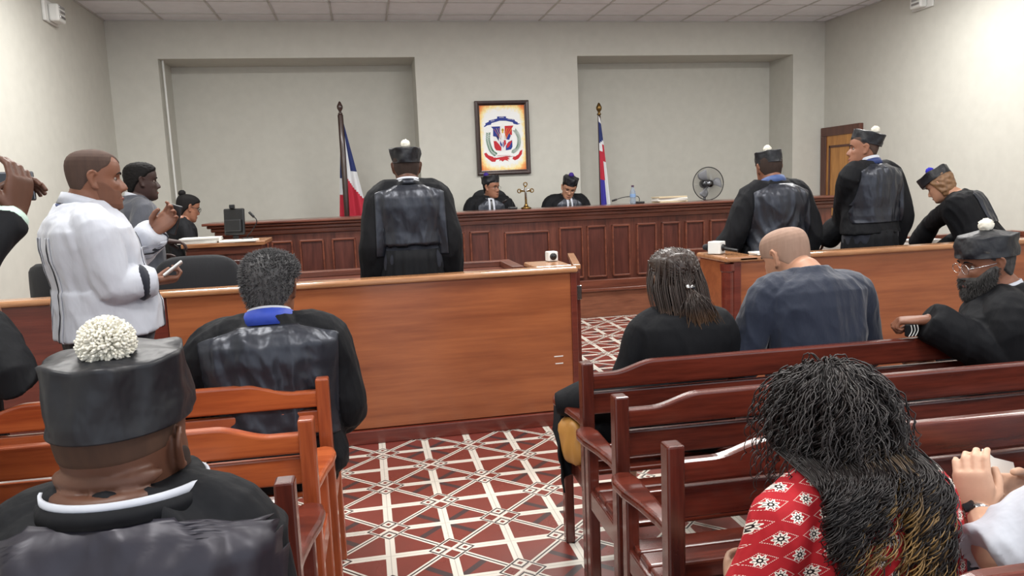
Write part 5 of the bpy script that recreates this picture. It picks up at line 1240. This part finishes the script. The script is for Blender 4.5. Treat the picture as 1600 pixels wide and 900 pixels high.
# long curly hair, grown in locks
M['h_curl'] = hairm('hair_dark_curly', (12, 10, 11), (38, 30, 29), .45, sc=50); M['h_curl2'] = hairm('hair_golden_ends', (14, 11, 11), (48, 37, 33), .42, (.96, .80, (158, 124, 72), 1.3), sc=50)
p = RW
p.hair('h_black', hair_off(.012, -.11, .066, -.10, temple=1.2), bumps=.010, bs=30)
S_ = []; S2 = []
for v0 in scalp(p, 230, -.06, .75):
    a0 = math.atan2(v0[0], -v0[1]); side = v0[0]; long_ = rng.random() < (.42 if side > .0 else (.22 if side > -.03 else 0))
    L = rng.uniform(.34, .47) if long_ else rng.uniform(.17, .26)
    if v0[2] > .05: L += (v0[2]-.05)*1.1
    fr = rng.uniform(18, 34); ph = rng.uniform(0, 2*PI); amp0 = rng.uniform(.005, .010)*(1.3 if long_ else 1); wide = rng.uniform(.0, .6)
    drift = np.array([rng.normal(.06 if side > 0 else -.03, .05), rng.normal(-.02, .02), 0]); tgt = S2 if (long_ and rng.random() < .55) else S_
    for q_n in range(9):
        v = v0+rng.normal(0, .007, 3); a = math.atan2(v[0], -v[1]); w = p.H_(v); sd = math.sin(a)
        Ls = L*rng.uniform(.86, 1.05); n_ = 52; P = []; cur = w.copy(); out = p.Rb@nrm(np.array([sd, -math.cos(a)*.8, .0])); sp = rng.normal(0, .007, 3); ph2 = ph+rng.normal(0, .4); frz = rng.uniform(.6, 1.4)
        for i in range(n_):
            t = i/(n_-1); fall = min(1, t*4.0); d = nrm(out*(1-fall)*.5+np.array([0, 0, -1.])*(fall+.25)+out*.17*wide*(t < .5)*fall+drift*t*1.2)
            cur = cur+d*Ls/n_
            rel = (cur-p.hc)@p.Rh/p.sc; q_ = rel/np.array([.086, .110, .121]); k = np.linalg.norm(q_)
            if k < 1: rel = rel/k; cur = p.hc+p.Rh@(rel*p.sc)
            if cur[2] < p.N[2]+.05 and cur[1] > p.N[1]-.135 and abs(cur[0]-p.N[0]) < .24: cur[1] += (p.N[1]-.135-cur[1])*.3
            am = amp0*frz*min(1, t*5+.25)*(1+.6*t); e1 = nrm(np.cross(d, [0, 1., .1])); e2 = np.cross(d, e1); f_ = fr*t+ph2
            P.append(cur+(e1*math.cos(f_)+e2*math.sin(f_))*am+sp*(t*.6))
        tgt.append(P)
for v in scalp(p, 240, -.05, .6):                     # loose frizz round the outline
    w = p.H_(v); out = p.Rb@nrm(np.array([v[0], v[1], .2*v[2]])); P = []; cur = w.copy(); ph = rng.uniform(0, 6.28); L = rng.uniform(.10, .20); fz = rng.uniform(18, 34)
    for i in range(34):
        t = i/33; d = nrm(out*(.75-t*.5)+np.array([0, 0, -.9])*(t*2+.2)+rng.normal(0, .12, 3)); cur = cur+d*L/34; P.append(cur+np.array([math.cos(ph+fz*t), 0, math.sin(ph+fz*t)])*.007*t)
    S_.append(P)
strand_obj(p, 'hair_curls', 'h_curl', S_, .0018)['kind'] = 'stuff'; strand_obj(p, 'golden_curls', 'h_curl2', S2, .0018)['kind'] = 'stuff'
# short grey and frizz on the other heads stay in their caps
# ------------------------------------------------------------------ things in hands
def slab(name, label, cat, c, d, n, size, m, face=None, side=None):
    d = nrm(d); n = nrm(np.asarray(n, float)-d*np.dot(n, d)); s_ = np.cross(d, n); R_ = np.stack([s_, d, n], 1)
    t = thing(name, label, cat, c); MB().box((0, 0, 0), size, R_).build('case', M[m], t, .004, seg=3)
    if face: MB().box(n*(size[2]/2+.0006), (size[0]*.88, size[1]*.84, .0012), R_).build('screen', face, t)
    return t, R_
S, E, Wr, a_ = GM.arms[1]
c = atY(270, 420, 3.04); slab('phone', 'white mobile phone in the lower hand of the man in white', 'phone', c, (.72, .25, .55), (-.3, .1, .8), (.055, .085, .009), 'white', M['glass'])
c = atY(271, 343, 3.40); t, R_ = slab('voice_recorder', 'small dark voice recorder held up by the man in white', 'recorder', c, (.32, .0, .9), (.1, -1, .15), (.046, .125, .018), 'black')
c = atY(2, 292, 2.16); slab('phone', 'phone with reddish rim held sideways in two raised hands at the left edge', 'phone', c, (1, .15, 0), (0, -1, 0), (.075, .15, .009), 'metal', M['glass'])
# folded papers of the right-edge person
t = thing('folded_papers', 'white folded papers held by the person with the wristwatch at the right edge', 'papers', atY(1566, 768, 1.44))
for k, (yw, dx) in enumerate(((28, 0), (18, .012), (38, -.012))):
    R_ = Ry(yw*D2)@Rx(-35*D2); MB().box((dx, .006*k, .01*k), (.085, .0025, .13), R_).build('sheet', M['paper'], t)
# folded fan with stripes in the bearded man's hand
c = atY(1424, 516, 2.56); t = thing('folded_cloth', 'dark folded cloth with white stripes hanging from the hand on the bench rail', 'cloth', c)
MB().box((0, 0, 0), (.05, .02, .05)).build('cloth_fold', M['wool'], t, .006)
for k in range(3): MB().tube([(-.02+.014*k, -.012, -.022), (-.008+.014*k, -.013, .0), (-.012+.014*k, -.012, .022)], .0018, 6, k=3).build('stripe', M['white'], t, smooth=True)
# wristwatches
def watch(p, sd, m='chrome', f=.96, r=.031):
    S, E, Wr, _ = p.arms[sd]; d = nrm(Wr-E); c = E+(Wr-E)*f; o = nrm(np.cross(d, [0, 0, 1.])); u = np.cross(d, o); g = MB()
    g.tube([c-d*.006-p.base, c+d*.006-p.base], r, 20); b = g.build('wristwatch', M[m], p.root, smooth=True)
    n_ = nrm(-o*.3+u*.2+np.array([-.5, -.8, .3])); n_ = nrm(n_-d*(n_@d)); s_ = np.cross(d, n_); MB().box(c+n_*(r)-p.base, (.026, .026, .008), np.stack([s_, d, n_], 1)).build('watch_face', M['glass'], b, .003)
watch(EW, -1); watch(LP, 1, 'black', .97)
